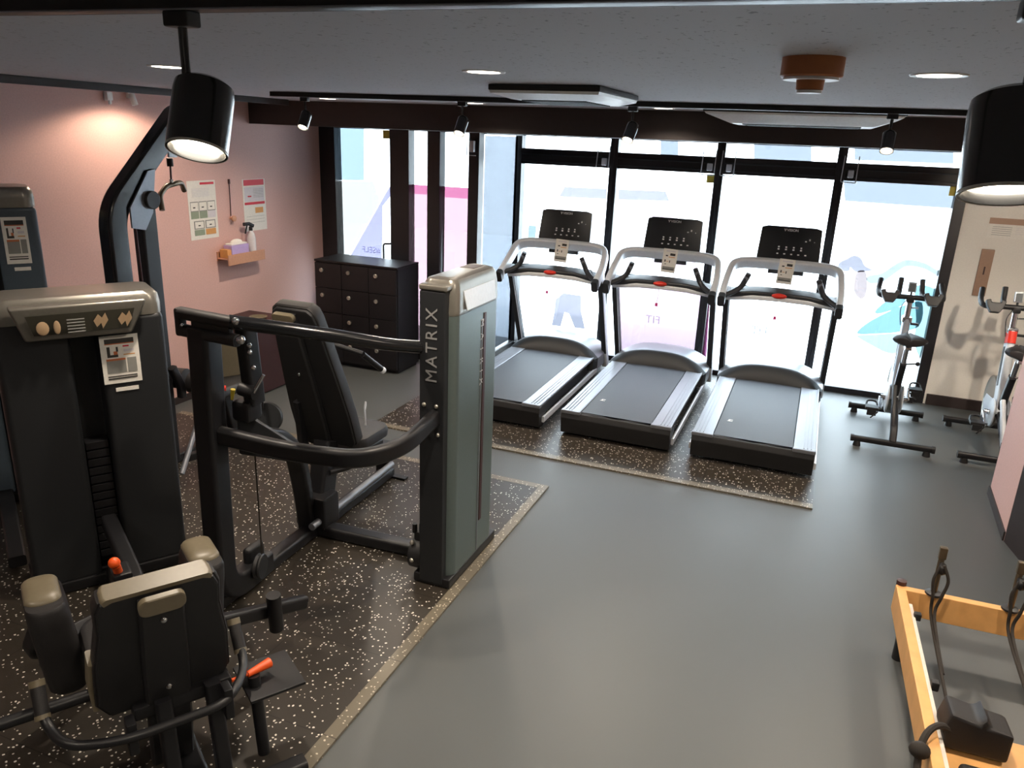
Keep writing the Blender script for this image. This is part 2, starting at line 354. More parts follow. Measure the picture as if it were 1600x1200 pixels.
mb = MB(); mb.box((-3.09, YD-.08, 2.14), (.05, .05, .1), .008); mb.tube([(-3.14, YD-.09, 2.24), (-3.14, YD-.09, 2.06), (-3.05, YD-.09, 2.06)], .005, 6); mb.build('opener', 'silver_light', w7)
def decal(parent, Y, polys, m, name='window_film', smooth=False, label=None, dy=0):
    mb = MB()
    for poly in polys:
        pts = [at_y(x, y, Y+.007+dy) for x, y in poly]
        if smooth: pts = spline(pts, 4, True)
        vs = [mb.bm.verts.new(p) for p in pts]; f = mb.bm.faces.new(vs); ex = bmesh.ops.extrude_face_region(mb.bm, geom=[f])
        for g in ex['geom']:
            if isinstance(g, bmesh.types.BMVert): g.co.y += .0008
        # keep one face per film so that light passes it once
        bmesh.ops.delete(mb.bm, geom=[f], context='FACES_ONLY') if f.is_valid else None
    bmesh.ops.triangulate(mb.bm, faces=mb.bm.faces[:])
    o = mb.build(name, m, parent, recalc=False)
    if label: o['label'] = label
    return o
def zt(poly, ox, oy, k): return [(ox+x/k, oy+y/k) for x, y in poly]
# films on the door and sidelights
decal(d1, YD, [[(527, 283), (583, 283), (594, 314), (544, 402), (529, 402)]], 'film_cream', label='cream film standing in for the building outside')  # no print here: film stands in for the cream wall across the street
decal(d1, YD, [[(527, 197), (569, 199), (569, 282), (527, 281)]], 'film_blue', dy=.002, label='pale blue film standing in for the building outside')  # no print here either: film stands in for the building outside
decal(d1, YD, [[(546, 402), (603, 301), (613, 285), (613, 303), (598, 322), (597, 404)]], 'film_lavender', dy=.004, label='lavender triangle print')
text('#SELF', .085, 'film_ink', d1, at_y(580, 391, YD-.012), (1, 0, 0), (0, 0, 1), mirror=True, extrude=0)
decal(w6, YD, [[(643, 303), (672, 304), (672, 602), (643, 600)]], 'film_pink', label='pink print on the narrow pane')
decal(w6, YD, [[(643, 288), (672, 290), (672, 304), (643, 303)]], 'film_pink_deep', dy=.001, label='deep pink band')
decal(w7, YD, [[(691, 308), (737, 311), (737, 605), (691, 602)]], 'film_pink', label='pink print on the sidelight')
decal(w7, YD, [[(691, 291), (737, 294), (737, 311), (691, 308)]], 'film_pink_deep', dy=.001, label='deep pink band')
for wo, Y, x, y in ((d1, YD, 598, 203), (WIN[1], YW, 1105, 272), (WIN[3], YW, 1485, 291)):
    p = at_y(x, y, Y-.008); MB().prism([(0, 0), (.08, 0), (.08, -.08), (0, -.08)], p, (1, 0, 0), (0, 0, 1), .001).build('corner_sticker', 'yellow', wo)['label'] = 'yellow green corner sticker'
# prints on the big panes
decal(WIN[0], YW, [[(882, 292), (948, 295), (948, 311), (874, 307)]], 'film_lavender_pale', label='lavender band print')
decal(WIN[1], YW, [[(966, 296), (1040, 299), (1046, 314), (966, 312)]], 'film_lavender_pale', label='lavender band print')
decal(WIN[1], YW, [[(1018, 315), (1046, 315), (1061, 345), (1090, 420), (1018, 420)]], 'film_rose', dy=.001, label='rose wedge print')
decal(WIN[1], YW, [[(966, 430), (1112, 440), (1100, 570), (962, 570)]], 'film_rose', dy=.002, label='rose lower print')
decal(WIN[1], YW, [[(1092, 560), (1098, 470), (1111, 440), (1103, 568)]], 'film_magenta', dy=.003, label='magenta edge print')
decal(WIN[0], YW, [[(826, 352), (838, 353), (836, 382), (824, 380)]], 'film_blue', label='small blue block print')
decal(WIN[0], YW, [[(868, 468), (880, 458), (908, 462), (908, 486), (914, 514), (898, 512), (889, 490), (882, 488), (876, 510), (862, 508), (866, 488)]], 'film_shorts', label='faded print of a figure in shorts')
text('FIT', .12, 'film_ink', WIN[1], at_y(1020, 500, YW-.012), (1, 0, 0), (0, 0, 1), mirror=True, extrude=0)
text('FIT', .12, 'film_grey', WIN[2], at_y(1186, 517, YW-.012), (1, 0, 0), (0, 0, 1), mirror=True, extrude=0)
K = (1280, 360, 4.617)
decal(WIN[3], YW, [[(1318, 281), (1492, 291), (1492, 326), (1320, 314)]], 'film_grey', label='pale grey strip along the top')
decal(WIN[3], YW, [zt([(700, 400), (880, 450), (850, 560), (770, 940), (690, 830), (700, 640)], *K)], 'film_cyan_pale', smooth=True, dy=.001, label='pale cyan print')
decal(WIN[3], YW, [zt([(540, 330), (700, 290), (830, 330), (860, 470), (700, 540), (560, 470)], *K)], 'film_tint_cyan', smooth=True, dy=.003, label='pale cyan top of the printed figure')
decal(WIN[3], YW, [zt([(405, 580), (500, 500), (610, 470), (600, 540), (440, 600)], *K), zt([(275, 745), (330, 680), (450, 610), (600, 545), (740, 520), (720, 690), (560, 735), (430, 745)], *K)], 'film_cyan', smooth=True, dy=.005, label='cyan leggings of the printed figure')
decal(WIN[3], YW, [zt([(280, 758), (400, 752), (560, 745), (590, 780), (560, 880), (480, 880), (380, 830), (300, 785)], *K)], 'film_skin', smooth=True, dy=.007, label='pale shin of the printed figure')
decal(WIN[3], YW, [zt([(350, 330), (450, 310), (560, 238), (640, 212), (760, 235), (850, 285), (915, 300), (890, 345), (840, 325), (760, 278), (640, 258), (560, 300), (460, 370), (360, 380)], *K)], 'film_skin', smooth=True, dy=.009, label='raised arm of the printed figure')
decal(WIN[3], YW, [zt([(130, 290), (145, 235), (200, 205), (250, 182), (300, 200), (330, 255), (385, 285), (345, 295), (265, 300), (225, 268), (215, 292), (150, 295)], *K)], 'film_hair', smooth=True, dy=.011, label='pale hair of the printed figure')
decal(WIN[3], YW, [zt([(270, 305), (335, 300), (345, 420), (325, 485), (290, 490), (250, 430)], *K)], 'film_ponytail', smooth=True, dy=.013, label='ponytail of the printed figure')
for i, segs in enumerate(([], [(1032, 1060)], [(1178, 1268)], [(1335, 1490)])):
    for a, b in segs:
        decal(WIN[i], YW, [[(a, 214+i*4), (b, 214+i*4), (b, 256), (a, 250)]], 'film_grey', label='grey film on the transom')
# ---- outside
struct('road', MB().box((0, 16, -.16), (60, 17.6, .1)), 'street')
struct('backdrop_facade', MB().box((0, 18, 3.85), (60, .5, 8.1)), 'facade')
# ---- rubber floors
mt = MB(); mt.box(((-4.6-1.50)/2, (1.0+4.44)/2, .006), (4.6-1.50, 3.44, .012)); o = mt.build('rubber_mat', 'rubber'); tag(o, 'black speckled rubber tile flooring under the weight machines', 'rubber mat')
mt = MB(); mt.prism([(-1.50, 1.0), (-1.44, 1.0), (-1.44, 4.5), (-4.6, 4.5), (-4.6, 4.44), (-1.50, 4.44)], (0, 0, 0), (1, 0, 0), (0, 1, 0), .0125); e = mt.build('edge_strip', 'rubber_edge', o); e['label'] = 'lighter beige edge strip'
mt = MB(); mt.box(((-3.1+.225)/2, (5.01+7.7)/2, .006), (3.325, 2.69, .012)); o = mt.build('rubber_mat', 'rubber'); tag(o, 'speckled rubber matting under the three treadmills', 'rubber mat')
mt = MB(); mt.box(((-3.1+.225)/2, 4.98, .00625), (3.325, .065, .0125)); e = mt.build('edge_strip', 'rubber_edge', o); e['label'] = 'lighter beige edge strip'
# ================================================================== CEILING FITTINGS
def downlight(x, y, label, z=ZC, power=14):
    t = thing('downlight', label, 'downlight', (x, y, z), 0, 'round ceiling downlights')
    MB().lathe([(.055, -.002), (.075, -.004), (.078, 0), (.07, .002)], n=28).build('trim_ring', 'white_plastic', t)
    MB().lathe([(.0, -.003), (.058, -.003), (.058, -.001), (0, -.001)], n=28).build('diffuser', 'bulb_down', t)
    lamp('downlight_lamp', 'SPOT', (0, 0, -.012), power, WARM, .05, t, None, R(150), .8); return t
DL = [(-2.52, 2.56, 'lit ceiling downlight above the leftmost weight machine'), (-1.18, 2.66, 'lit ceiling downlight nearest the air conditioner above the chest press'), (.25, 2.63, 'lit ceiling downlight right of the brown detector'),
      (-3.55, 5.15, 'small lit downlight by the soffit above the locker cabinet'), (-2.42, 5.31, 'small lit downlight by the soffit above the left treadmill'), (-1.08, 5.38, 'small lit downlight by the soffit between the two air conditioners'), (.47, 5.2, 'small lit downlight by the soffit right of the large air conditioner'),
      (-2.5, .2, 'downlight behind the view above the left aisle'), (-.6, .2, 'downlight behind the view over the middle aisle'), (1.3, .2, 'downlight behind the view over the right aisle'), (1.9, 2.6, 'downlight above the reformer beyond the right edge'), (2.0, 5.35, 'added unseen downlight brightening the cream wall')]  # the last one is added out of view to brighten the cream wall
for k, (x, y, l) in enumerate(DL): downlight(x, y, l, power=75 if k in (3, 4, 5, 6) else 62 if k in (7, 8, 9) else 85) if k < 11 else downlight(x, y, l, power=140)
t = downlight(-4.40, 4.3, 'downlight hidden behind the dark strip along the pink wall', power=30)
for c_ in t.children:
    if c_.type == 'LIGHT': c_.data.spot_size = R(155); c_.data.spot_blend = .35; c_.data.color = (1, .78, .58)
def track(name, a, b, label):
    a, b = Vector(a), Vector(b); t = thing(name, label, 'light track', (a+b)/2, 0, 'ceiling light tracks'); d = (b-a)/2
    MB().sweep([-d, d], rr(.036, .03, .004, 2)).build('rail', 'track_black', t)
    n = Vector((-d.y, d.x, 0)).normalized()
    mb = MB()
    for s_ in (-1, 1): mb.sweep([-d+n*.019*s_-V(0, 0, .0135), d+n*.019*s_-V(0, 0, .0135)], rr(.003, .003, .001, 1))
    mb.build('edge_highlight', 'silver', t); return t  # silver strips stand in for the highlight along the lower rail edges
TRK_A = ((-3.4, 4.31, ZC-.015), (1.6, 4.78, ZC-.015)); TRK_B = ((-2.6, 1.075, ZC-.015), (1.9, 1.235, ZC-.015))
track('light_track', *TRK_A, 'long black ceiling light track nearest the windows')
track('light_track', *TRK_B, 'black ceiling light track at the near top edge')
def tpos(T, x): a, b = Vector(T[0]), Vector(T[1]); k = (x-a.x)/(b.x-a.x); return a+(b-a)*k
def spot(T, x, aim, label, power=30, rad=.05, ln=.15, drop=.12, group='black track spotlights', cone=75, off=(0, 0, 0)):
    p = tpos(T, x); p.z -= .015; t = thing('track_spotlight', label, 'spotlight', p, 0, group)
    MB().box((0, 0, -.012), (.055, .034, .026), .004).build('track_adapter', 'track_black', t)
    top = V(0, 0, -drop); MB().cyl((0, 0, -.02), top, .008, n=12).build('stem', 'lamp_black', t)
    d = Vector(aim).normalized(); c = top + V(0, 0, -.02) + Vector(off)
    q = V(0, 0, -1).rotation_difference(d)
    st = c - d*.035
    mb = MB(); mb.lathe([(.0, -.0), (rad*.8, 0), (rad*.96, .006), (rad, .02), (rad, ln), (rad*.93, ln), (rad*.9, ln-.02), (rad*.86, ln-.045), (0, ln-.046)], st, d, 36); b = mb.build('housing', 'lamp_black', t)
    mb = MB(); mb.lathe([(rad*.9, ln-.022), (rad*1.004, ln+.001), (rad*1.006, ln-.003), (rad*.74, ln-.03)], st, d, 36); mb.build('reflector', 'lamp_edge', t)
    mb = MB(); mb.lathe([(0, ln-.024), (rad*.72, ln-.024), (rad*.7, ln-.018), (0, ln-.017)], st, d, 28); mb.build('lens', 'bulb', t)
    e = lamp('spot_lamp', 'SPOT', st+d*(ln-.02), power, WARM, .03, t, V(0, 0, -1).rotation_difference(d).to_euler(), R(cone), .6)
    return t
spot(TRK_A, -3.16, (.02, -.61, -1), 'small black spotlight hanging before the pink wall', 60, .034, .11, .1)
spot(TRK_A, -2.1, (-.03, -.63, -1), 'black spotlight hanging before the door sidelights', 60, .034, .11, .1)
spot(TRK_A, -1.08, (-.15, -.65, -1), 'black spotlight hanging between the left and middle treadmills', 60, .034, .11, .1)
spot(TRK_A, .265, (-.04, -.6, -1), 'black spotlight glaring over the mullion right of the right treadmill', 60, .034, .11, .1)
spot(TRK_A, 1.5, (.26, 1, -.42), 'added black spotlight, unseen beyond the right edge, brightening the cream wall', 220, .034, .11, .1, cone=66)  # added out of view to brighten the cream wall
spot(TRK_B, -1.07, (.13, -.43, -1), 'large near black spotlight hanging at the upper left', 60, .052, .125, .126, off=(.02, .012, 0))
spot(TRK_B, .213, (.03, -.3, -1), 'large near black spotlight hanging at the upper right', 60, .054, .125, .122, off=(-.006, 0, 0))
# air conditioners
def cassette(name, label, x0, x1, y0, y1, drop, steps):
    cx, cy = (x0+x1)/2, (y0+y1)/2; W, D = x1-x0, y1-y0; t = thing(name, label, 'air conditioner', (cx, cy, ZC-.002), 0, 'ceiling air conditioners')
    mb = MB(); mb.box((0, 0, -.012), (W, D, .024), .004); mb.build('housing', 'ac_dark', t)
    mb = MB(); mb.ring_loft([[V(sx*W/2*k, sy*D/2*k, z) for sx, sy in ((-1, -1), (1, -1), (1, 1), (-1, 1))] for k, z in ((.985, -.024), (.97, -.035), (.72, -.035-drop), (.68, -.035-drop))]); mb.build('panel', 'ac_white', t)
    mb = MB()
    for i in range(14): mb.box((0, -D*.28+i*D*.56/13, -.037-drop), (W*.6, .008, .006))
    mb.build('grille', 'ac_dark', t); return t
cassette('air_conditioner', 'ceiling cassette air conditioner with dark edge above the chest press and treadmills', -1.42, -.92, 3.25, 3.95, .02, 1)
cassette('air_conditioner', 'larger ceiling air conditioner by the soffit near the right treadmill', -.76, .36, 4.98, 5.68, .05, 2)
t = thing('smoke_detector', 'brown round detector with white rim on the ceiling', 'detector', (-.076, 2.17, ZC))
MB().lathe([(.0, 0), (.074, 0), (.074, -.042), (.07, -.046), (0, -.046)], n=36).build('base', 'detector_brown', t)
mb = MB(); mb.lathe([(.035, -.046), (.066, -.046), (.066, -.052), (.035, -.052)], n=36); mb.build('rim', 'white_plastic', t)
mb = MB(); mb.lathe([(.034, -.046), (.032, -.074), (.0, -.076)], n=30); mb.build('sensor_head', 'detector_brown', t)
mb = MB(); mb.lathe([(.0, -.0755), (.031, -.0755), (.029, -.082), (0, -.082)], n=30); mb.build('sensor_cap', 'white_plastic', t)
# ================================================================== LEFT WALL ITEMS
WX = XL+.001
def poster(label, y, z, W, H, blocks, name='poster'):
    t = thing(name, label, 'poster', (WX, y, z)); sheet(t, 'paper', (0, 0, 0), (0, 1, 0), (0, 0, 1), W, H, 'white_paper', blocks); return t
B = [(.45, .93, .5, .04, 'red_print')]
for i in range(3): B += [(.06+i*.3, .48, .28, .17, 'ink_grey'), (.075+i*.3, .495, .25, .14, 'white_paper'), (.06+i*.3, .36, .28, .12, 'ink_green' if i < 2 else 'ink_pale'), (.15+i*.3, .54, .08, .02, 'ink')]
for i in range(2): B += [(.14+i*.4, .18, .36, .14, 'ink_grey'), (.17+i*.4, .195, .3, .11, 'white_paper'), (.14+i*.4, .07, .36, .1, 'ink_green' if i == 0 else 'kraft'), (.28+i*.4, .23, .08, .02, 'ink')]
B += [(.15, .86-.025*i, .6, .006, 'ink_pale') for i in range(6)]
poster('white instruction sheet with five small pictures on the pink wall', 4.95, 1.325, .32, .475, B)
B = [(.05, .88, .9, .11, 'red_print'), (.06, .57, .88, .28, 'ink_pale'), (.05, .51, .9, .05, 'red_print'), (.5, .34, .36, .11, 'kraft'), (.2, .66, .16, .025, 'red_print'), (.1, .28, .8, .004, 'ink_grey'), (.1, .22, .8, .004, 'ink_grey'), (.1, .16, .8, .004, 'ink_grey')] + [(.45, .8-.03*i, .45, .006, 'ink_grey') for i in range(6)]
poster('red and white notice on the pink wall beside the spray bottle', 5.605, 1.335, .3, .455, B)
t = thing('wall_shelf', 'small pale wooden wall shelf with a front lip on the pink wall', 'shelf', (XL, 5.46, 1.1))
MB().box((.065, 0, .045), (.13, .47, .012), .002).build('shelf_board', 'shelf_wood', t); MB().box((.125, 0, .035), (.012, .47, .09), .002).build('front_lip', 'shelf_wood', t)
MB().box((.006, 0, .06), (.012, .47, .08), .002).build('back_board', 'shelf_wood', t)
t = thing('tissue_box', 'lilac tissue box with white top on the wall shelf', 'tissue box', (XL+.068, 5.40, 1.152)); MB().box((0, 0, .05), (.09, .22, .1), .004).build('box', 'lilac', t); MB().box((0, 0, .108), (.07, .2, .016), .006).ball((0, 0, .118), (.03, .07, .03)).build('tissue', 'white_paper', t)
o = MB().box((XL+.068, 5.262, 1.152+.036), (.085, .05, .072), .004).build('carton', 'kraft'); tag(o, 'small tan carton at the left end of the wall shelf', 'box')
t = thing('spray_bottle', 'clear spray bottle with black trigger head on the wall shelf', 'spray bottle', (XL+.068, 5.60, 1.152))
MB().lathe([(0, 0), (.036, 0), (.038, .01), (.038, .13), (.03, .17), (.014, .2), (.013, .215), (0, .215)], n=20).build('bottle', 'bottle_clear', t)
mb = MB(); mb.lathe([(.016, .2), (.016, .235), (0, .235)], n=16); mb.sweep([(0, .03, .24), (0, -.02, .262), (0, -.085, .262)], rr(.028, .03, .008, 3)); mb.sweep([(0, -.045, .25), (0, -.062, .215), (0, -.075, .18)], rr(.014, .01, .004, 2)); mb.build('trigger_head', 'black_plastic', t)
t = thing('wall_hook', 'small wooden peg and cord on the pink wall between the two sheets', 'hook', (XL, 5.43, 1.47))
MB().cyl((.0, 0, 0), (.03, 0, 0), .012).lathe([(.0, .03), (.026, .032), (.026, .045), (0, .05)], (0, 0, 0), (1, 0, 0), 20).build('knob', 'shelf_wood', t); MB().tube([(.006, .006, .3), (.006, .004, .15), (.006, .0, .02)], .004, 6).box((.006, .006, .31), (.012, .02, .04), .003).build('cord', 'maroon', t)
t = thing('security_camera', 'small white camera under the ceiling on the pink wall', 'camera', (XL, 4.47, 2.40)); MB().box((.012, 0, .03), (.024, .05, .06), .006).build('bracket', 'white_plastic', t); MB().cyl((.03, 0, .03), (.05, .005, -.045), .022, n=20).build('camera_body', 'white_plastic', t)
o = MB().box((XL+.02, 4.275, 2.405), (.04, .05, .06), .008).box((XL+.03, 4.275, 2.37), (.02, .02, .04), .006).build('wall_sensor', 'white_plastic'); tag(o, 'tiny white sensor left of the wall camera', 'sensor')
# low maroon cabinet
t = thing('low_cabinet', 'dark maroon low cabinet by the pink wall behind the chest press', 'cabinet', (-4.53, 5.32, 0)); MB().box((0, 0, .31), (.42, .42, .6), .012).build('body', 'maroon', t); MB().box((0, 0, .625), (.44, .44, .02), .006).build('top', 'maroon', t)
o = MB().lathe([(.0, 0), (.05, 0), (.075, .02), (.078, .024), (.07, .024), (.045, .008), (0, .006)], (-4.45, 5.3, .636)).build('dish', 'tan_and_sheen'); tag(o, 'small tan dish on the maroon low cabinet', 'dish')
# ================================================================== LOCKERS
lx0, lx1, ly0, ly1, lz = -4.50, -3.585, 6.21, 6.63, 1.042
t = thing('locker_cabinet', 'black locker cabinet with twelve doors and steel knobs before the shop door', 'cabinet', ((lx0+lx1)/2, (ly0+ly1)/2, 0))
LW, LD = lx1-lx0, ly1-ly0
MB().box((0, .01, .03+(lz-.05)/2), (LW, LD-.02, lz-.05), .003).box((0, .02, .02), (LW-.04, LD-.06, .04)).build('body', 'locker', t); MB().box((0, 0, lz-.01), (LW+.004, LD, .02), .003).build('top', 'locker', t)
cw, rh = (LW-.01)/3, (lz-.07)/4
for i in range(3):
    for j in range(4):
        x = -LW/2+.005+cw*(i+.5); z = .045+rh*(j+.5); d = MB().box((x, -LD/2+.003, z), (cw-.006, .018, rh-.006), .002).build('door', 'locker', t)
        MB().lathe([(0, 0), (.016, 0), (.02, .006), (.02, .016), (.015, .02), (.006, .018), (0, .017)], (x-cw*.22, -LD/2-.006, z+rh*.2), (0, -1, 0), 20).build('knob', 'knob_steel', d)
# ================================================================== TREADMILLS
def make_treadmill(label, loc):
    t = thing('treadmill', label, 'treadmill', loc, 0, 'treadmills along the window')
    mb = MB(); mb.box((0, 1.0, .105), (.76, 1.9, .12), .01); mb.prism([(0, .025), (.10, .01), (.16, .06), (.16, .19), (.0, .195), (-.015, .15)], (-.43, 0, 0), (0, 1, 0), (0, 0, 1), .86, .006)
    for sx in (-1, 1): mb.cyl((sx*.36, .08, .02), (sx*.36, .08, .05), .03).cyl((sx*.36, 1.8, .0125), (sx*.36, 1.8, .06), .03)
    mb.build('base_frame', 'black_plastic', t)
    mb = MB(); mb.sweep([(0, .035, .165), (0, .012, .183), (0, .03, .2), (0, .8, .203), (0, 1.62, .206)], [(-.275, -.004), (.275, -.004), (.275, .004), (-.275, .004)]); bl = mb.build('belt', 'belt', t)
    MB().prism([(-.02, 0), (.02, 0), (.02, .012), (.0, .012), (0, .03), (.02, .03), (.02, .045), (-.012, .045), (-.012, .012), (-.02, .012)], (-.2, .36, .2075), (1, 0, 0), (0, 1, 0), .0006).build('belt_mark', 'logo_white', bl)
    for sx in (-1, 1):
        mb = MB(); mb.sweep([(sx*.355, -.005, .2), (sx*.355, 1.6, .205)], rr(.15, .024, .008, 3))
        for k in (-.045, -.02, .005): mb.box((sx*(.355-k*0)+k*sx*-1, .8, .2155), (.006, 1.56, .004), .001)
        mb.box((sx*.355, .012, .2), (.155, .05, .028), .006); mb.build('side_rail', 'silver', t)
        mb = MB(); mb.sweep([(sx*.44, .06, .075), (sx*.445, 1.6, .08)], rr(.02, .05, .006, 2)); mb.build('side_strip', 'silver_light', t)
    # motor hood: arched rear band and light top
    def arch(y, h, wd, z0=.09):
        pts = [V(-wd, y, z0)]
        for i in range(17):
            a = i/16*2-1; pts.append(V(a*wd, y+.12*abs(a)**2.2*0 - .10*(1-a*a)*0, .205 + h*(1-abs(a)**3.2)))
        pts.append(V(wd, y, z0)); return pts
    def curve(rings, dy): return [[V(p.x, p.y+dy*(1-(p.x/.45)**2), p.z) for p in r] for r in rings]
    mb = MB(); mb.ring_loft(curve([arch(1.50, .005, .435), arch(1.515, .06, .445), arch(1.57, .125, .452), arch(1.60, .133, .455)], .07)); mb.build('hood_band', 'panel_charcoal', t)
    mb = MB(); mb.ring_loft(curve([arch(1.60, .134, .456), arch(1.64, .145, .458)], .07)+[arch(1.86, .15, .456), arch(2.02, .12, .44), arch(2.09, .06, .42), arch(2.10, .0, .41)]); mb.build('motor_hood', 'silver', t)
    for sx in (-1, 1):
        mb = MB(); mb.sweep(fil([(sx*.452, 1.93, .05), (sx*.452, 1.88, .2), (sx*.452, 1.50, 1.03)], .1, 5), rr(.05, .085, .012, 3), up=(0, -1, 0)); up = mb.build('upright', 'silver_light', t)
        mb = MB(); mb.sweep([(sx*.452-sx*.027, 1.885, .19), (sx*.452-sx*.027, 1.50, 1.02)], rr(.004, .06, .001, 1), up=(0, -1, 0)); mb.sweep([(sx*.452, 1.839, .19), (sx*.452, 1.455, 1.0)], rr(.044, .006, .001, 1), up=(0, -1, 0)); mb.build('upright_inlay', 'panel_charcoal', up)['label'] = 'dark inlay strip'
    # silver hoop: arms rise from the end caps to the top bar
    half = [(-.468, 1.27, .985), (-.468, 1.42, 1.065), (-.460, 1.53, 1.14), (-.44, 1.63, 1.215), (-.36, 1.68, 1.245), (-.2, 1.70, 1.25)]
    path = half+[(0, 1.705, 1.25)]+[(-x, y, z) for x, y, z in half[::-1]]
    mb = MB(); mb.sweep(spline(path, 5), rr(.055, .105, .02, 3), up=(0, -.35, 1)); mb.build('handlebar_frame', 'silver_light', t)
    for sx in (-1, 1):
        mb = MB(); mb.sweep([(sx*.468, 1.275, .987), (sx*.468, 1.235, .967), (sx*.468, 1.225, .962)], rr(.06, .11, .02, 3), up=(0, -.35, 1)); mb.build('end_cap', 'black_plastic', t)
        mb = MB(); mb.tube(fil([(sx*.45, 1.32, 1.0), (sx*.38, 1.38, 1.03), (sx*.33, 1.42, 1.07), (sx*.28, 1.40, 1.19)], .05, 5), .023, 14); eb = mb.build('ergo_bar', 'dark_tray', t)
        mb = MB(); mb.sweep([(sx*.32, 1.42, 1.095), (sx*.29, 1.405, 1.165)], rr(.048, .048, .022, 4)); mb.build('pulse_sensor', 'silver', eb)
    mb = MB(); mb.sweep([(-.45, 1.5, 1.0), (-.22, 1.47, 1.035), (0, 1.46, 1.04), (.22, 1.47, 1.035), (.45, 1.5, 1.0)], rr(.16, .05, .018, 3), up=(0, -.2, 1)); tr = mb.build('console_tray', 'dark_tray', t)
    mb = MB(); mb.sweep([(-.46, 1.47, .955), (-.22, 1.41, .992), (0, 1.39, 1.0), (.22, 1.41, .992), (.46, 1.47, .955)], rr(.05, .04, .012, 3)); mb.build('tray_skirt', 'silver_light', tr)
    for sx in (-1, 1): MB().lathe([(.048, .0), (.052, .004), (.044, .004), (.04, -.006), (0, -.006)], (sx*.31, 1.52, 1.05), (0, -.15, 1), 24).build('cup_holder', 'black_plastic', tr)
    mb = MB(); mb.ball((-.01, 1.375, 1.03), (.062, .03, .022), 20); sk = mb.build('stop_key', 'red', t)
    mb = MB(); mb.tube(spline([(-.01, 1.36, 1.01), (-.012, 1.352, .93), (-.02, 1.35, .86)], 4), .0022, 6); mb.build('safety_cord', 'white_plastic', sk); MB().box((-.02, 1.35, .845), (.024, .01, .03), .003).build('safety_clip', 'pink_clip', sk)
    # console screen, tilted back
    cy, cz, th = 1.70, 1.28, R(14); uy = V(0, math.sin(th), math.cos(th)); ux = V(1, 0, 0); nz = ux.cross(uy); o0 = V(0, cy, cz)
    mb = MB(); mb.prism([(-.262, 0), (.262, 0), (.25, .29), (.2, .305), (-.2, .305), (-.25, .29)], o0-nz*.035, ux, uy, .035, .006); cs = mb.build('console', 'black_gloss', t)
    mb = MB(); mb.sweep([o0-nz*.03+uy*.0, o0-nz*.06-uy*.08+V(0, 0, -.02)], rr(.3, .05, .01, 2), up=(0, -1, 0)); mb.build('console_neck', 'dark_tray', t)
    of = o0+nz*.0005
    text('VISION', .03, 'logo_white', cs, of+ux*.01+uy*.272, ux, uy, 'logo_lettering', .0006, bold=.0006)
    MB().prism([(-.012, .012), (0, -.012), (.012, .012), (.004, .012), (0, .002), (-.004, .012)], of-ux*.052+uy*.272, ux, uy, .0008).build('logo_mark', 'logo_white', cs)
    mb = MB()
    for i in range(4): mb.box(of+ux*(-.085+i*.062)+uy*.125, (.014, .0012, .012), rot=Matrix((ux, nz, uy)).transposed()).box(of+ux*(-.085+i*.062)+uy*.105, (.016, .0012, .012), rot=Matrix((ux, nz, uy)).transposed())
    for i in range(5): mb.box(of+ux*(-.09+i*.058)+uy*.066, (.016, .0012, .01), rot=Matrix((ux, nz, uy)).transposed())
    for (x, y, a, b_) in ((.16, .20, .012, .016), (.13, .185, .014, .01), (.2, .183, .006, .006)): mb.box(of+ux*x+uy*y, (a, .0012, b_), rot=Matrix((ux, nz, uy)).transposed())
    mb.build('keypad_print', 'logo_white', cs)
    return t
def make_card(label, loc):
    t = thing('instruction_card', label, 'card', loc, 0, 'cards hanging on the treadmills')
    th = R(8); uy = V(0.04, math.sin(th), math.cos(th)); ux = V(1, 0, -.04)
    B = [(.2, .88, .65, .05, 'ink_pale'), (.5, .72, .36, .1, 'ink'), (.2, .68, .16, .05, 'ink'), (.42, .64, .44, .03, 'kraft'), (.16, .44, .08, .1, 'ink'), (.5, .42, .06, .1, 'ink'), (.28, .46, .16, .02, 'kraft'), (.2, .34, .1, .03, 'ink'), (.08, .1, .84, .15, 'ink_grey'), (.12, .13, .76, .03, 'ink')]
    sheet(t, 'paper', (-.065, 0, -.115), ux, uy, .13, .215, 'white_paper', B); return t
TM = [((-.225, 5.43, .0), 'silver and black treadmill nearest the exercise bikes', 'instruction card hanging on the handlebar of the right treadmill'),
      ((-1.24, 5.43, .0), 'treadmill with pink tinted rail standing between two other treadmills', 'instruction card hanging on the handlebar of the middle treadmill'),
      ((-2.28, 5.43, .0), 'treadmill nearest the shop door, partly behind the weight tower', 'instruction card hanging on the handlebar of the left treadmill')]
proto = make_treadmill(TM[0][1], TM[0][0]); proto.location.z = .0125
cproto = make_card(TM[0][2], (-.225, 5.43+1.63, 1.225))
for loc, la, lb in TM[1:]:
    c = copy_tree(proto); c.location = (loc[0], loc[1], .0125); c['label'] = la
    c = copy_tree(cproto); c.location = (loc[0]+.0, 5.43+1.63, 1.225); c['label'] = lb
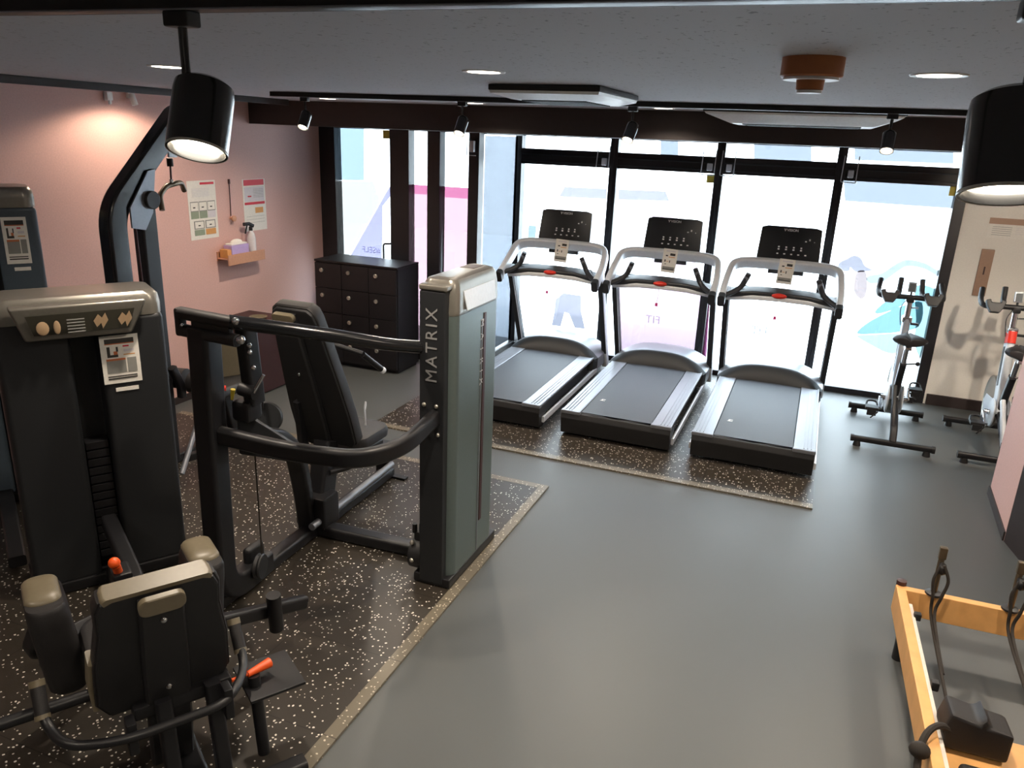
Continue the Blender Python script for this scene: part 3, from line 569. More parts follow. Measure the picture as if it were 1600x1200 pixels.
# ================================================================== EXERCISE BIKES  (rider faces +Y; origin between the feet)
def make_bike(label, loc, second=False):
    t = thing('exercise_bike', label, 'exercise bike', loc, 0, 'indoor cycling bikes by the cream wall')
    yr, yf = -.46, .42
    for y, nm in ((yr, 'rear_stabilizer'), (yf, 'front_stabilizer')):
        mb = MB(); mb.sweep([(-.3, y, .06), (.3, y, .06)], rr(.05, .05, .018, 3)); sb = mb.build(nm, 'black_metal', t)
        for sx in (-1, 1):
            MB().cyl((sx*.25, y, 0), (sx*.25, y, .045), .03, .022).build('levelling_foot', 'black_plastic', sb)
            MB().sweep([(sx*.302, y, .06), (sx*.28, y, .06)], rr(.056, .056, .02, 3)).build('end_cap', 'black_plastic', sb)
    mb = MB(); mb.sweep(fil([(0, yr, .07), (0, yr+.05, .16), (0, -.12, .3), (0, .05, .3), (0, yf-.06, .2), (0, yf, .07)], .1, 5), rr(.05, .07, .015, 3), up=(0, 0, 1)); mb.build('base_beam', 'black_metal', t)
    mb = MB(); mb.sweep(fil([(0, yr+.02, .08), (-.02, yr+.10, .26), (-.03, -.18, .45)], .08, 4), rr(.03, .04, .01, 3)); mb.build('rear_strut', 'bike_white' if second else 'black_metal', t)
    # curved white body from crank up to the head tube, with red accent
    mb = MB(); mb.sweep(spline([(0, -.02, .28), (0, .06, .45), (0, .13, .66), (0, .18, .82), (0, .2, .93)], 5), rr(.06, .12, .025, 4), up=(0, 1, 0), scale=[1.35-.5*i/20 for i in range(21)]); fb = mb.build('frame_body', 'bike_white' if second else 'bike_grey', t)
    mb = MB()
    for sx in (-1, 1): mb.sweep(spline([(sx*.035, .07, .5), (sx*.033, .13, .68), (sx*.03, .165, .8)], 4), rr(.006, .05, .002, 1), up=(0, 1, 0))
    mb.build('frame_inlay', 'black_plastic', fb)
    if second: MB().sweep([(0, .165, .83), (0, .19, .92)], rr(.066, .108, .025, 4), up=(0, 1, 0)).build('frame_accent', 'red', fb)['label'] = 'red accent band'
    mb = MB(); mb.sweep([(0, -.02, .28), (0, -.1, .5), (0, -.16, .64)], rr(.05, .07, .018, 3), up=(0, 1, 0)); mb.build('seat_tube', 'black_metal', t)
    mb = MB(); mb.cyl((0, -.155, .62), (0, -.2, .78), .019); mb.box((0, -.22, .79), (.05, .16, .03), .008); mb.cyl((0, -.16, .63), (.09, -.17, .65), .007); sp = mb.build('seat_post', 'chrome', t)
    MB().ball((.1, -.17, .65), .018, 12).build('knob', 'black_plastic', sp)
    # saddle: wide rear, narrow nose
    rings = []
    for y, wd, h in ((-.13, .05, .02), (-.125, .1, .035), (-.09, .125, .05), (-.03, .11, .048), (.04, .06, .042), (.11, .03, .036), (.135, .012, .02)):
        rings.append([V(wd*math.cos(a)*(1), y-.22, .85+.012*abs(math.cos(a))+h*.85*math.sin(a)-(.012 if abs(math.cos(a)) < .3 and math.sin(a) > 0 else 0)) for a in [2*math.pi*i/20 for i in range(20)]])
    mb = MB(); mb.ring_loft(rings); sd = mb.build('saddle', 'upholstery', t)
    mb = MB()
    for sx in (-1, 1): mb.tube([(sx*.03, -.33, .828), (sx*.022, -.25, .808), (sx*.022, -.17, .81), (sx*.01, -.1, .83)], .004, 6)
    mb.build('saddle_rail', 'chrome', sd)
    # flywheel, guards, crank
    MB().lathe([(.0, -.012), (.2, -.012), (.215, -.022), (.22, -.015), (.22, .015), (.215, .022), (.2, .012), (0, .012)], (0, .30, .30), (1, 0, 0), 40).build('flywheel', 'hood_silver', t)
    for sx in (-1, 1):
        mb = MB(); mb.lathe([(.0, .0), (.1, 0), (.115, .006), (.11, .014), (.06, .02), (0, .02)], (sx*.045, -.02, .3), (sx, 0, 0), 32); mb.prism([(.0, .1), (.3, .07), (.36, .0), (.3, -.07), (0, -.1)], (sx*.047 - (.006 if sx < 0 else -.0), -.02, .3), (0, 1, 0), (0, 0, 1), .006, .002); g = mb.build('chain_guard', 'bike_white', t)
        ang = R(200 if sx < 0 else 20); dy, dz = math.cos(ang)*.165, math.sin(ang)*.165
        mb = MB(); mb.cyl((sx*.06, -.02, .3), (sx*.1, -.02, .3), .022); mb.sweep([(sx*.1, -.02, .3), (sx*.105, -.02+dy, .3+dz)], rr(.016, .03, .006, 2), up=(1, 0, 0)); ck = mb.build('crank', 'chrome', t)
        mb = MB(); mb.box((sx*.165, -.02+dy, .3+dz), (.1, .09, .025), .006); mb.tube(fil([(sx*.12, .03+dy-.02, .3+dz), (sx*.13, .1+dy-.02, .33+dz), (sx*.2, .1+dy-.02, .33+dz), (sx*.21, .03+dy-.02, .3+dz)], .03, 4), .008, 8); mb.box((sx*.165, -.06+dy, .27+dz), (.07, .02, .05), .004); mb.tube([(sx*.12, -.06+dy, .28+dz), (sx*.17, -.11+dy, .24+dz)], .006, 6); mb.build('pedal', 'black_plastic', ck)
    # handlebar
    mb = MB(); mb.cyl((0, .2, .88), (0, .22, 1.08), .022); mb.cyl((0, .22, 1.02), (.07, .2, 1.03), .006); mb.box((0, .195, .93), (.075, .09, .05), .012); mb.build('handlebar_post', 'chrome', t)
    MB().sweep([(0, .19, .85), (0, .2, .93)], rr(.05, .06, .015, 3), up=(0, 1, 0)).box((.06, .17, .9), (.06, .025, .02), .006).build('height_clamp', 'black_plastic', t)
    mb = MB(); mb.tube(fil([(-.23, .40, 1.21), (-.245, .30, 1.13), (-.235, .2, 1.10), (-.1, .2, 1.11), (0, .21, 1.11), (.1, .2, 1.11), (.235, .2, 1.10), (.245, .30, 1.13), (.23, .40, 1.21)], .05, 5), .021, 12)
    for sx in (-1, 1): mb.tube(fil([(sx*.095, .21, 1.11), (sx*.085, .3, 1.13), (sx*.08, .36, 1.24)], .05, 5), .021, 12)
    mb.box((0, .21, 1.09), (.06, .05, .05), .012); hb = mb.build('handlebar', 'black_plastic', t)
    for sx in (-1, 1):
        mb = MB(); mb.prism([(-.06, 0), (-.075, .05), (-.04, .06), (-.035, .035), (.03, .035), (.035, .06), (.07, .05), (.055, 0), (.03, -.045), (-.035, -.045)], (sx*.16, .165, 1.10), (1, 0, 0), (0, .4, 1), .05, .008); mb.build('bottle_holder', 'black_plastic', hb)
    mb = MB(); mb.box((0, .235, 1.19), (.062, .02, .085), .006, rot=Matrix.Rotation(R(-15), 3, 'X')); dp = mb.build('display', 'bike_grey', t); MB().box((0, .2215, 1.19), (.046, .003, .064), .001, rot=Matrix.Rotation(R(-15), 3, 'X')).build('screen', 'lcd', dp); MB().cyl((0, .225, 1.11), (0, .235, 1.16), .008).build('stalk', 'black_plastic', dp)
    mb = MB(); mb.tube(spline([(-.02, .2, 1.1), (-.06, .17, 1.03), (-.055, .165, .95), (-.04, .17, .88)], 5), .0035, 6); mb.build('sensor_cable', 'black_plastic', t)
    return t
b1 = make_bike('exercise bike before the pane with the printed figure', (.777, 6.80, 0))
b2 = make_bike('white exercise bike with red accent against the cream wall, cut off by the partition', (1.535, 6.80, 0), True)
# cream wall items
t = thing('notice_sheet', 'white notice with pale brown heading on the cream wall', 'notice', (1.35, 7.797, 1.565)); sheet(t, 'paper', (0, 0, 0), (1, 0, 0), (0, 0, 1), .42, .17, 'white_paper', [(.0, .7, 1, .3, 'bronze')]+[(.08, .55-.1*i, .35, .02, 'ink_grey') for i in range(5)]+[(.5, .55-.1*i, .3, .015, 'ink_pale') for i in range(4)])
t = thing('wall_panel', 'narrow brown upright panel with a slot on the cream wall', 'wall panel', (1.39, 7.79, 1.26)); MB().box((0, 0, 0), (.1, .02, .41), .003).build('plate', 'bronze', t); MB().box((0, -.011, .02), (.012, .002, .07), .0008).build('slot', 'maroon', t)
# ================================================================== WEIGHT TOWER (shared builder; front faces local -Y)
def placard(parent, o, ux, uy, W, H):
    B = [(.12, .83, .76, .1, 'ink'), (.12, .815, .76, .02, 'ink_orange'), (.16, .55, .08, .22, 'ink'), (.24, .55, .2, .05, 'ink'), (.33, .6, .1, .07, 'ink_orange'), (.4, .66, .05, .1, 'ink'), (.58, .75, .16, .03, 'red_print'), (.6, .65, .26, .05, 'ink_pale'), (.58, .58, .3, .02, 'kraft'), (.12, .22, .5, .3, 'ink_orange'), (.12, .22, .5, .26, 'ink_grey'), (.66, .22, .24, .3, 'ink_grey'), (.12, .14, .76, .02, 'ink'), (.12, .09, .76, .025, 'ink')]
    p = sheet(parent, 'placard', o, ux, uy, W, H, 'white_paper', B, .002); return p
def tower(root, Wd, D, Hh, front, paint='panel_charcoal'):
    # front = local y of the front face
    yc = front+D/2; Y0 = front
    mb = MB(); mb.box((-Wd*.29, yc, .04+(Hh-.14)/2), (Wd*.42, D, Hh-.14), .03, 3); mb.box((Wd*.29, yc, .04+(Hh-.14)/2), (Wd*.42, D, Hh-.14), .03, 3); mb.box((0, yc+D*.2, .04+(Hh-.14)/2), (Wd*.3, D*.5, Hh-.14)); sh = mb.build('shroud', paint, root)
    mb = MB(); mb.box((0, yc, .03), (Wd+.02, D+.02, .06), .012); mb.build('plinth', 'black_metal', root)
    mb = MB(); mb.ring_loft([[V(a*s, yc+b*s2, z) for a, b in rr(Wd, D, .06, 5)] for s, s2, z in ((1, 1, Hh-.11), (1.005, 1.01, Hh-.06), (.985, .97, Hh-.02), (.93, .85, Hh), (.8, .6, Hh+.004))]); mb.build('hood', 'hood_silver', root)
    return sh
# ---- front left machine: hip abductor
hip_rot = math.atan2(.545, -.839)  # set below
phi = math.acos(.545)              # local X -> (.545,.839)
HIP = thing('hip_abductor_machine', 'large dark seated weight machine nearest the camera, with two knee pads and orange lever', 'weight machine', (-3.07, 2.46, .0125), phi)
Wd, D, Hh = .70, .30, 1.47
tower(HIP, Wd, D, Hh, 0)
mb = MB(); mb.prism([(-.27, -.0), (-.23, -.13), (.20, -.13), (.26, .0), (.27, .03), (-.28, .03)], (0, -.015, Hh-.045), (1, 0, 0), (0, -.12, 1), .05, .012, 3); cp = mb.build('console_bezel', 'hood_silver', HIP)
mb = MB(); mb.prism([(-.22, -.012), (-.195, -.105), (.185, -.105), (.215, -.012)], (0, -.072, Hh-.045), (1, 0, 0), (0, -.12, 1), .004); mb.build('label_panel', 'console_panel', cp)
mb = MB()
for x in (.04, .14): mb.prism([(0, 0), (.02, .03), (.035, .012), (.05, .035), (.06, .0), (.035, -.04), (.03, -.012), (.012, -.03)], (x, -.082, Hh-.10), (1, 0, 0), (0, -.12, 1), .002)
mb.build('muscle_print', 'muscle_tan', cp)
for x, r_ in ((-.16, .025), (-.105, .014)): MB().ball((x, -.08, Hh-.115), (r_, .004, .031)).build('muscle_print', 'muscle_tan', cp)
mb = MB()
for i in range(5): mb.box((-.03, -.082, Hh-.085-i*.014), (.07, .002, .005))
mb.build('label_text', 'ink_grey', cp)
placard(HIP, (.06, -.003, Hh-.43), (1, 0, 0), (0, 0, 1), .165, .235)
MB().box((.155, -.003, Hh-.462), (.1, .003, .018)).build('label_strip', 'white_paper', HIP)
# weight stack in the slot
mb = MB()
for i in range(14): mb.box((0, .1, .14+i*.045), (.1, .1, .038), .003)
mb.build('weight_stack', 'black_metal', HIP)
# bed frame towards the seat
mb = MB(); mb.sweep([(0, .0, .05), (0, -1.75, .05)], rr(.09, .07, .015, 3)); mb.sweep([(-.35, -1.7, .03), (.35, -1.7, .03)], rr(.07, .06, .015, 3)); mb.sweep(fil([(0, -1.2, .06), (0, -1.3, .3), (0, -1.35, .42)], .08, 5), rr(.08, .1, .015, 3), up=(0, 1, 0)); mb.sweep([(-.07, -1.62, .06), (-.07, -1.55, .4)], rr(.05, .06, .01, 3), up=(0, 1, 0)).sweep([(.09, -1.62, .06), (.09, -1.55, .4)], rr(.05, .06, .01, 3), up=(0, 1, 0)); mb.box((0, -1.34, .36), (.32, .4, .05), .01)
mb.box((.3, -1.5, .3), (.2, .22, .012), .003); mb.cyl((.24, -1.58, .04), (.24, -1.52, .34), .022); mb.build('frame', 'black_metal', HIP)
mb = MB(); mb.sweep(fil([(0, -.02, .34), (0, -.5, .36), (0, -.75, .36), (0, -.78, .26), (0, -.78, .06)], .1, 5), rr(.07, .08, .015, 3)); mb.box((-.05, -.68, .40), (.08, .12, .08), .015); mb.build('pivot_post', 'black_metal', HIP)
MB().cyl((-.06, -.70, .43), (-.07, -.73, .485), .018).ball((-.075, -.735, .50), .024, 16).build('adjuster_knob', 'orange', HIP)['label'] = 'orange adjuster knob'
# seat
mb = MB(); mb.ring_loft([[V(-.045+a*s, -1.28+b*s, z) for a, b in rr(.42, .44, .08, 5)] for s, z in ((.9, .41), (1, .425), (1.02, .46), (.98, .485), (.9, .492))]); mb.build('seat', 'upholstery', HIP)
# backrest: padded, leaning back, with rear shell spine
la = R(10); bu = V(0, -math.sin(la), math.cos(la)); bo = V(-.045, -1.46, .355); nb = V(0, -math.cos(la), -math.sin(la))
def bp(x, h, d): return bo+V(x, 0, 0)+bu*h+nb*d
def backrest(root, wb, wt, hh, cap=True, name='backrest'):
    outl = [(-wb*.42, 0), (wb*.42, 0), (wb*.5, .06), (wb*.49, .22), (wb*.44, .36), (wt*.5, hh-.05), (wt*.46, hh-.012), (wt*.38, hh), (-wt*.38, hh), (-wt*.46, hh-.012), (-wt*.5, hh-.05), (-wb*.44, .36), (-wb*.49, .22), (-wb*.5, .06)]
    return outl
ol = backrest(None, .43, .38, .50)
mb = MB(); mb.ring_loft([[bp(x*s, .28+(h-.28)*s, d) for x, h in ol] for s, d in ((.9, -.055), (.98, -.045), (1, -.02), (1, .015), (.985, .022))]); bk = mb.build('backrest', 'upholstery', HIP)
mb = MB(); mb.ring_loft([[bp(x*.96*s, .28+(h-.28)*.97*s, d) for x, h in ol] for s, d in ((1, .022), (.99, .034), (.95, .038))]); mb.build('backrest_shell', 'black_plastic', bk)
mb = MB(); sp = [(-.07, -.26), (.07, -.26), (.072, .2), (.066, .475), (-.066, .475), (-.072, .2)]; mb.ring_loft([[bp(x*s, h, d) for x, h in sp] for s, d in ((1, .036), (1, .06), (.88, .072))]); sn = mb.build('backrest_spine', 'black_plastic', bk)
MB().ring_loft([[bp(x*s, 0.462+h*s, d) for x, h in rr(.14, .065, .026, 5)] for s, d in ((1, .06), (1, .08), (.9, .084))]).build('spine_cap', 'tan_and_sheen', sn)['label'] = 'oval cap with lamp sheen in its colour'  # lamp reflection on the black cap, put into its colour
for h in (.395, .10): MB().ball(bp(0, h, .073), .012, 10).build('bolt', 'chrome', sn)
MB().ring_loft([[bp(x*s, .487+h, d) for x, h in rr(.335, .03, .014, 4)] for s, d in ((.96, -.04), (1, -.02), (1, .02), (.96, .036))]).build('top_sheen', 'tan_and_sheen', bk)['label'] = 'backrest top edge with lamp sheen in its colour'  # painted sheen: lamp glow on the black top edge, built as a strip
MB().sweep([bp(-.212, .03, -.02), bp(-.218, .12, -.03), bp(-.21, .24, -.02)], rr(.02, .07, .008, 3), up=(0, 1, 0)).build('lit_side', 'tan_and_sheen', bk)['label'] = 'cushion side with caught light in its colour'  # cushion side catching light, painted as a tan strip
# side handles in one bent tube behind the seat
mb = MB(); mb.tube(fil([(-.41, -1.39, .475), (-.40, -1.46, .385), (-.36, -1.60, .385), (-.2, -1.66, .38), (.1, -1.66, .38), (.18, -1.58, .385), (.225, -1.47, .385), (.215, -1.39, .475)], .09, 6), .016, 12); mb.box((-.18, -1.62, .36), (.03, .06, .12), .006).box((.12, -1.62, .36), (.03, .06, .12), .006); hd = mb.build('side_handles', 'black_metal', HIP)
for sx, x in ((-1, -.405), (1, .22)):
    MB().cyl((x, -1.382, .492), (x, -1.442, .408), .022, n=16).build('grip', 'upholstery', hd)
    for a, b in (((-1.375, .502), (-1.387, .484)), ((-1.438, .412), (-1.447, .40))): MB().cyl((x, a[0], a[1]), (x, b[0], b[1]), .0235, n=16).build('grip_ring', 'tan_and_sheen', hd)
# knee pads with arms
for sx, x in ((-1, -.325), (1, .17)):
    kp = MB().ring_loft([[V(x+sx*(a*k+.02*(z-.45)/.2), -1.10+b*k, z) for a, b in rr(.13, .26, .05, 5)] for k, z in ((.8, .29), (.95, .31), (1, .36), (1, .58), (.97, .63), (.88, .645))]).build('knee_pad', 'upholstery', HIP)
    MB().ring_loft([[V(x+sx*(a*k+.021), -1.07+b*k*.8, z) for a, b in rr(.12, .26, .05, 5)] for k, z in ((.96, .636), (.95, .648), (.85, .66), (.6, .667), (.3, .669))]).build('pad_sheen', 'tan_and_sheen', kp)['label'] = 'pad top with lamp sheen in its colour'  # lamp sheen on the black pad, painted as a tan dome
    mb = MB(); mb.sweep(fil([(x+sx*.05, -1.08, .5), (x+sx*.09, -1.0, .36), (x*.5, -.8, .3), (0, -.72, .3)], .08, 5), rr(.05, .06, .012, 3)); mb.box((x+sx*.03, -1.03, .38), (.07, .1, .12), .02); mb.build('pad_arm', 'black_metal', HIP)
MB().sweep([(-.2, -1.40, .40), (-.62, -1.40, .40)], rr(.04, .04, .018, 4)).build('side_bar', 'black_metal', HIP)
mb = MB(); mb.sweep([(.12, -1.18, .38), (.62, -1.0, .22)], rr(.05, .06, .015, 3)); mb.cyl((.46, -1.10, .2), (.45, -1.12, .38), .03); mb.build('foot_bar', 'black_metal', HIP)
MB().cyl((.16, -1.53, .36), (.27, -1.50, .345), .007).cyl((.22, -1.515, .35), (.31, -1.485, .345), .011, .019, 14).build('release_lever', 'orange', HIP)['label'] = 'orange release lever'
# ---- weight tower at the far left, further back
BK = thing('weight_tower', 'weight tower coloured as if lit by the windows, with notice at the far left edge before the pink wall', 'weight machine', (-4.27, 2.88, .0125), R(57)); tower(BK, .56, .3, 1.86, 0, 'shroud_lit'); placard(BK, (.1, -.003, 1.44), (1, 0, 0), (0, 0, 1), .12, .26)
MB().box((.17, -.003, 1.41), (.08, .003, .02)).build('label_strip', 'white_paper', BK); MB().box((.03, -.02, .95), (.07, .04, 1.5), .01).build('weight_slot', 'black_gloss', BK); MB().box((-.1, -.012, 1.74), (.3, .03, .12), .012).build('label_panel', 'ac_white', BK)
mb = MB(); mb.sweep(fil([(-.1, 0, .06), (-.1, -.9, .06)], .05), rr(.08, .06, .012, 3)); mb.build('frame', 'black_metal', BK)
# ---- lat pulldown
LT = thing('lat_pulldown_machine', 'black lat pulldown with angled boom and hanging bar before the pink wall', 'weight machine', (-3.9, 3.4, .0125))
def lp(x, y, z): return V(x, y-3.4, z-.0125)
mb = MB(); mb.sweep(fil([lp(0, 3.42, .05), lp(0, 3.42, 1.74), lp(0, 3.99, 2.28), lp(0, 4.03, 2.29)], .13, 8), rr(.10, .135, .018, 4), up=(0, 1, 0)); bm_ = mb.build('boom', 'black_gloss', LT)
mb = MB(); mb.sweep([lp(0, 3.655, .05), lp(0, 3.66, 1.9)], rr(.09, .12, .015, 3), up=(0, 1, 0)); mb.build('rear_post', 'black_metal', LT)
mb = MB(); mb.prism([(3.50-3.4, 1.62), (3.60-3.4, 1.60), (3.67-3.4, 1.70), (3.72-3.4, 1.96), (3.66-3.4, 1.95), (3.50-3.4, 1.74)], (.056, 0, 0), (0, 1, 0), (0, 0, 1), .012, .002); mb.build('pulley_plate', 'silver', LT)
mb = MB(); mb.lathe([(0, -.012), (.05, -.012), (.055, -.008), (.048, 0), (.055, .008), (.05, .012), (0, .012)], lp(.08, 3.66, 1.79), (1, 0, 0), 24); mb.build('pulley', 'black_plastic', LT); mb = MB(); mb.lathe([(0, -.012), (.04, -.012), (.044, 0), (.04, .012), (0, .012)], lp(.0, 3.92, 2.13), (1, 0, 0), 24); mb.build('pulley', 'black_plastic', LT)
mb = MB(); mb.box(lp(.02, 3.915, 2.11), (.014, .07, .15), .004); mb.build('pulley_bracket', 'silver_light', LT); MB().cyl(lp(0, 3.91, 2.03), lp(0, 3.91, 1.98), .02, n=12).build('cable_stop', 'black_plastic', LT)
MB().tube([lp(0, 3.91, 1.99), lp(0, 3.905, 1.88)], .006, 8).tube([lp(.05, 3.54, 1.66), lp(.05, 3.56, .3)], .005, 8).build('cable', 'maroon', LT)
mb = MB(); mb.tube(fil([lp(.06, 3.75, 1.72), lp(.03, 3.77, 1.81), lp(0, 3.86, 1.86), lp(0, 3.95, 1.875), lp(-.02, 4.01, 1.875), lp(-.05, 4.06, 1.82)], .03, 4), .017, 10); lb = mb.build('lat_bar', 'pole_brass', LT)
MB().tube([lp(0, 3.905, 1.90), lp(0, 3.905, 1.87)], .012, 8).build('bar_shackle', 'chrome', lb)
mb = MB(); mb.sweep([lp(0, 3.3, .048), lp(0, 4.4, .048)], rr(.08, .06, .012, 3)); mb.sweep([lp(.2, 4.25, .048), lp(-.3, 4.25, .048)], rr(.07, .06, .012, 3)); mb.sweep([lp(.1, 4.2, .06), lp(.1, 4.1, .44)], rr(.06, .08, .012, 3), up=(0, 1, 0)); mb.sweep([lp(.1, 3.72, .5), lp(.1, 3.72, .58), lp(.1, 3.66, .72)], rr(.05, .05, .012, 3), up=(0, 1, 0)); mb.build('frame', 'black_metal', LT)
MB().box(lp(.1, 4.1, .48), (.34, .38, .07), .025, 3).build('seat', 'upholstery', LT); MB().prism([(-.16, 0), (.16, 0), (.16, .2), (.08, .3), (-.1, .3), (-.16, .22)], lp(.05, 4.22, .48), (.5, .85, 0), (0, 0, 1), .05, .01).build('seat_shield', 'tan_and_sheen', LT)['label'] = 'olive tan side plate'
for x in (-.02, .24): MB().cyl(lp(x-.09, 3.76, .60), lp(x+.09, 3.80, .60), .07, n=24).build('thigh_roller', 'upholstery', LT)
MB().cyl(lp(.31, 3.83, .56), lp(.35, 3.86, .56), .018).build('adjuster_knob', 'red', LT)['label'] = 'red adjuster knob'
for a, b in (((.3, 3.62, .36), (.36, 3.40, .12)), ((.36, 3.74, .24), (.42, 3.54, .035))): MB().cyl(lp(*a), lp(*b), .017, n=12).build('strut', 'silver', LT)
MB().sweep([lp(.3, 3.5, .18), lp(.4, 3.75, .18)], rr(.05, .05, .01, 2)).build('crossbar', 'black_metal', LT)
# ================================================================== CHEST PRESS in the middle, tower lettered on its face
CP = thing('chest_press_machine', 'black weight machine with lettered tower and reclined seat in the middle of the floor', 'weight machine', (-1.6, 3.2, .0125))
def cpnt(x, y, z): return V(x+1.6, y-3.2, z-.0125)
tx0, tx1, ty0, ty1, tz = -1.668, -1.50, 3.09, 3.67, 1.60
mb = MB(); mb.box(cpnt((tx0-1.535)/2, ty0+.03, .02+.775), (tx0*-1-1.535, .06, 1.53), .008); fp = mb.build('front_plate', 'panel_charcoal', CP)
mb = MB(); mb.box(cpnt((tx0-1.528)/2, ty0+.03, 1.575), (.145, .068, .03), .01, 3); mb.build('plate_cap', 'hood_silver', CP)
mb = MB(); mb.ring_loft([[cpnt(-1.595+a*s, 3.395+b*s2, z) for a, b in rr(.19, .53, .05, 6)] for s, s2, z in ((1, 1, .05), (1, 1, 1.44))]); sh = mb.build('shroud', 'shroud', CP)
mb = MB(); mb.ring_loft([[cpnt(-1.595+a*s, 3.395+b*s2, z) for a, b in rr(.19, .53, .05, 6)] for s, s2, z in ((1.0, 1.0, 1.441), (1.03, 1.01, 1.46), (1.0, .99, 1.54), (.93, .96, 1.585), (.8, .92, 1.605), (.5, .8, 1.615))]); hd = mb.build('hood', 'hood_silver', CP)
mb = MB(); mb.prism([(-.17, -.045), (.17, -.045), (.185, .05), (-.185, .05)], cpnt(-1.497, 3.40, 1.50), (0, 1, 0), (-.16, 0, 1), .006, .002); mb.build('label_window', 'silver_light', hd); MB().box(cpnt(-1.6, 3.52, 1.613), (.08, .12, .008), .003).build('hood_recess', 'maroon', hd)
MB().box(cpnt(-1.6, 3.395, .04), (.21, .6, .054), .01).build('plinth', 'black_metal', CP)
mb = MB(); mb.box(cpnt(-1.4985, 3.47, .82), (.006, .03, 1.16), .0028); mb.build('weight_slot', 'maroon', sh)['label'] = 'reddish brown slot'
MB().box(cpnt(-1.4985, 3.435, .72), (.005, .006, 1.3), .001).build('slot_edge', 'silver', sh)
text('MATRIX', .085, 'logo_grey', fp, cpnt(-1.60, ty0-.0015, 1.30), (0, 0, 1), (-1, 0, 0), 'lettering', .001, spacing=1.25)
text('MATRIX', .055, 'logo_white', sh, cpnt(-1.4985, 3.44, 1.20), (0, 0, -1), (0, 1, 0), 'side_lettering', .0008, spacing=2.1)
for x in (-1.64, -1.575):
    for dx, z in ((0, 1.005), (.01, .86)): MB().ball(cpnt(x+dx, ty0-.002, z), .011, 10).build('bolt', 'knob_steel', fp)
# base frame
mb = MB(); mb.sweep([cpnt(-2.44, 2.42, .05), cpnt(-2.48, 4.16, .05)], rr(.09, .07, .018, 3)); mb.sweep([cpnt(-2.45, 3.30, .05), cpnt(-1.68, 3.34, .05)], rr(.09, .07, .02, 3)); mb.sweep([cpnt(-2.5, 4.14, .05), cpnt(-2.5, 4.14, .26)], rr(.09, .09, .015, 3), up=(0, 1, 0)); mb.box(cpnt(-2.44, 4.16, .02), (.2, .05, .015), .004); bf = mb.build('base_frame', 'black_metal', CP)
mb = MB(); mb.cyl(cpnt(-2.395, 3.18, .12), cpnt(-2.43, 4.12, .125), .021, n=16); mb.build('guide_rod', 'silver', CP)
mb = MB(); mb.sweep([cpnt(-2.55, 3.3, .3), cpnt(-2.52, 4.12, .27)], rr(.05, .05, .012, 3)); mb.build('upper_beam', 'black_metal', CP)
mb = MB(); mb.cyl(cpnt(-1.74, 3.18, .14), cpnt(-1.67, 3.18, .14), .085, n=28).box(cpnt(-1.70, 3.2, .22), (.07, .1, .1), .015).cyl(cpnt(-1.73, 3.16, .26), cpnt(-1.73, 3.16, .31), .013).cyl(cpnt(-1.69, 3.16, .26), cpnt(-1.69, 3.16, .32), .013); ph = mb.build('pulley_housing', 'black_plastic', CP)
for q in ((-1.715, 3.10, .13), (-1.725, 3.12, .22)): MB().ball(cpnt(*q), .014, 10).build('bolt', 'knob_steel', ph)
# near upright, with curved foot
mb = MB(); mb.sweep(fil([cpnt(-2.45, 2.85, .078), cpnt(-2.42, 2.50, .078), cpnt(-2.395, 2.50, 1.42)], .16, 8), rr(.10, .12, .02, 4), up=(0, 0, 1)); mb.build('upright', 'black_metal', CP)
mb = MB(); mb.box(cpnt(-2.445, 2.76, .14), (.05, .13, .16), .03, 3); mb.build('pivot_bracket', 'black_plastic', CP)
mb = MB(); mb.tube([cpnt(-2.375, 2.74, 1.0), cpnt(-2.375, 2.74, .14)], .004, 6); mb.build('cable', 'rope', CP)
mb = MB(); mb.lathe([(0, -.018), (.06, -.018), (.065, -.012), (.056, 0), (.065, .012), (.06, .018), (0, .018)], cpnt(-2.375, 2.72, .13), (1, .3, 0), 28); mb.build('pulley', 'black_plastic', CP)
# grip block
mb = MB()
for z in (1.475, 1.40): mb.sweep([cpnt(-2.49, 2.47, z), cpnt(-2.19, 2.47, z-.01)], rr(.052, .052, .02, 4))
mb.box(cpnt(-2.49, 2.47, 1.437), (.03, .05, .125), .012).box(cpnt(-2.33, 2.48, 1.437), (.2, .03, .08), .004); gb = mb.build('grip_block', 'upholstery', CP)
for q, r_ in (((-2.455, 2.44, 1.43), .008), ((-2.18, 2.455, 1.478), .017), ((-2.165, 2.46, 1.40), .02)): MB().ball(cpnt(*q), r_, 12).build('bolt', 'chrome', gb)
mb = MB(); mb.sweep([cpnt(-2.24, 2.58, 1.42), cpnt(-2.25, 2.62, 1.06)], rr(.06, .09, .015, 3), up=(0, 1, 0)); mb.cyl(cpnt(-2.27, 2.56, 1.14), cpnt(-2.19, 2.56, 1.13), .03); mb.box(cpnt(-2.28, 2.6, 1.03), (.1, .1, .1), .02); mb.build('press_arm', 'black_metal', CP)
MB().cyl(cpnt(-2.2, 2.55, 1.13), cpnt(-2.15, 2.57, 1.22), .008).build('pop_pin', 'chrome', CP)
for q in ((-2.19, 2.555, 1.25), (-2.20, 2.55, 1.32), (-2.20, 2.55, 1.35)): MB().ball(cpnt(*q), .012, 10).build('bolt', 'chrome', CP)
MB().cyl(cpnt(-2.315, 2.56, 1.13), cpnt(-2.325, 2.56, 1.08), .011, .006).build('warning_tag', 'yellow', CP)
mb = MB(); mb.prism([(0, 0), (.06, .0), (.3, -.2), (.33, -.24), (.28, -.26), (0, -.18)], cpnt(-2.36, 2.62, .98), (.75, .66, 0), (0, 0, 1), .04, .008); mb.build('cam_plate', 'panel_charcoal', CP)
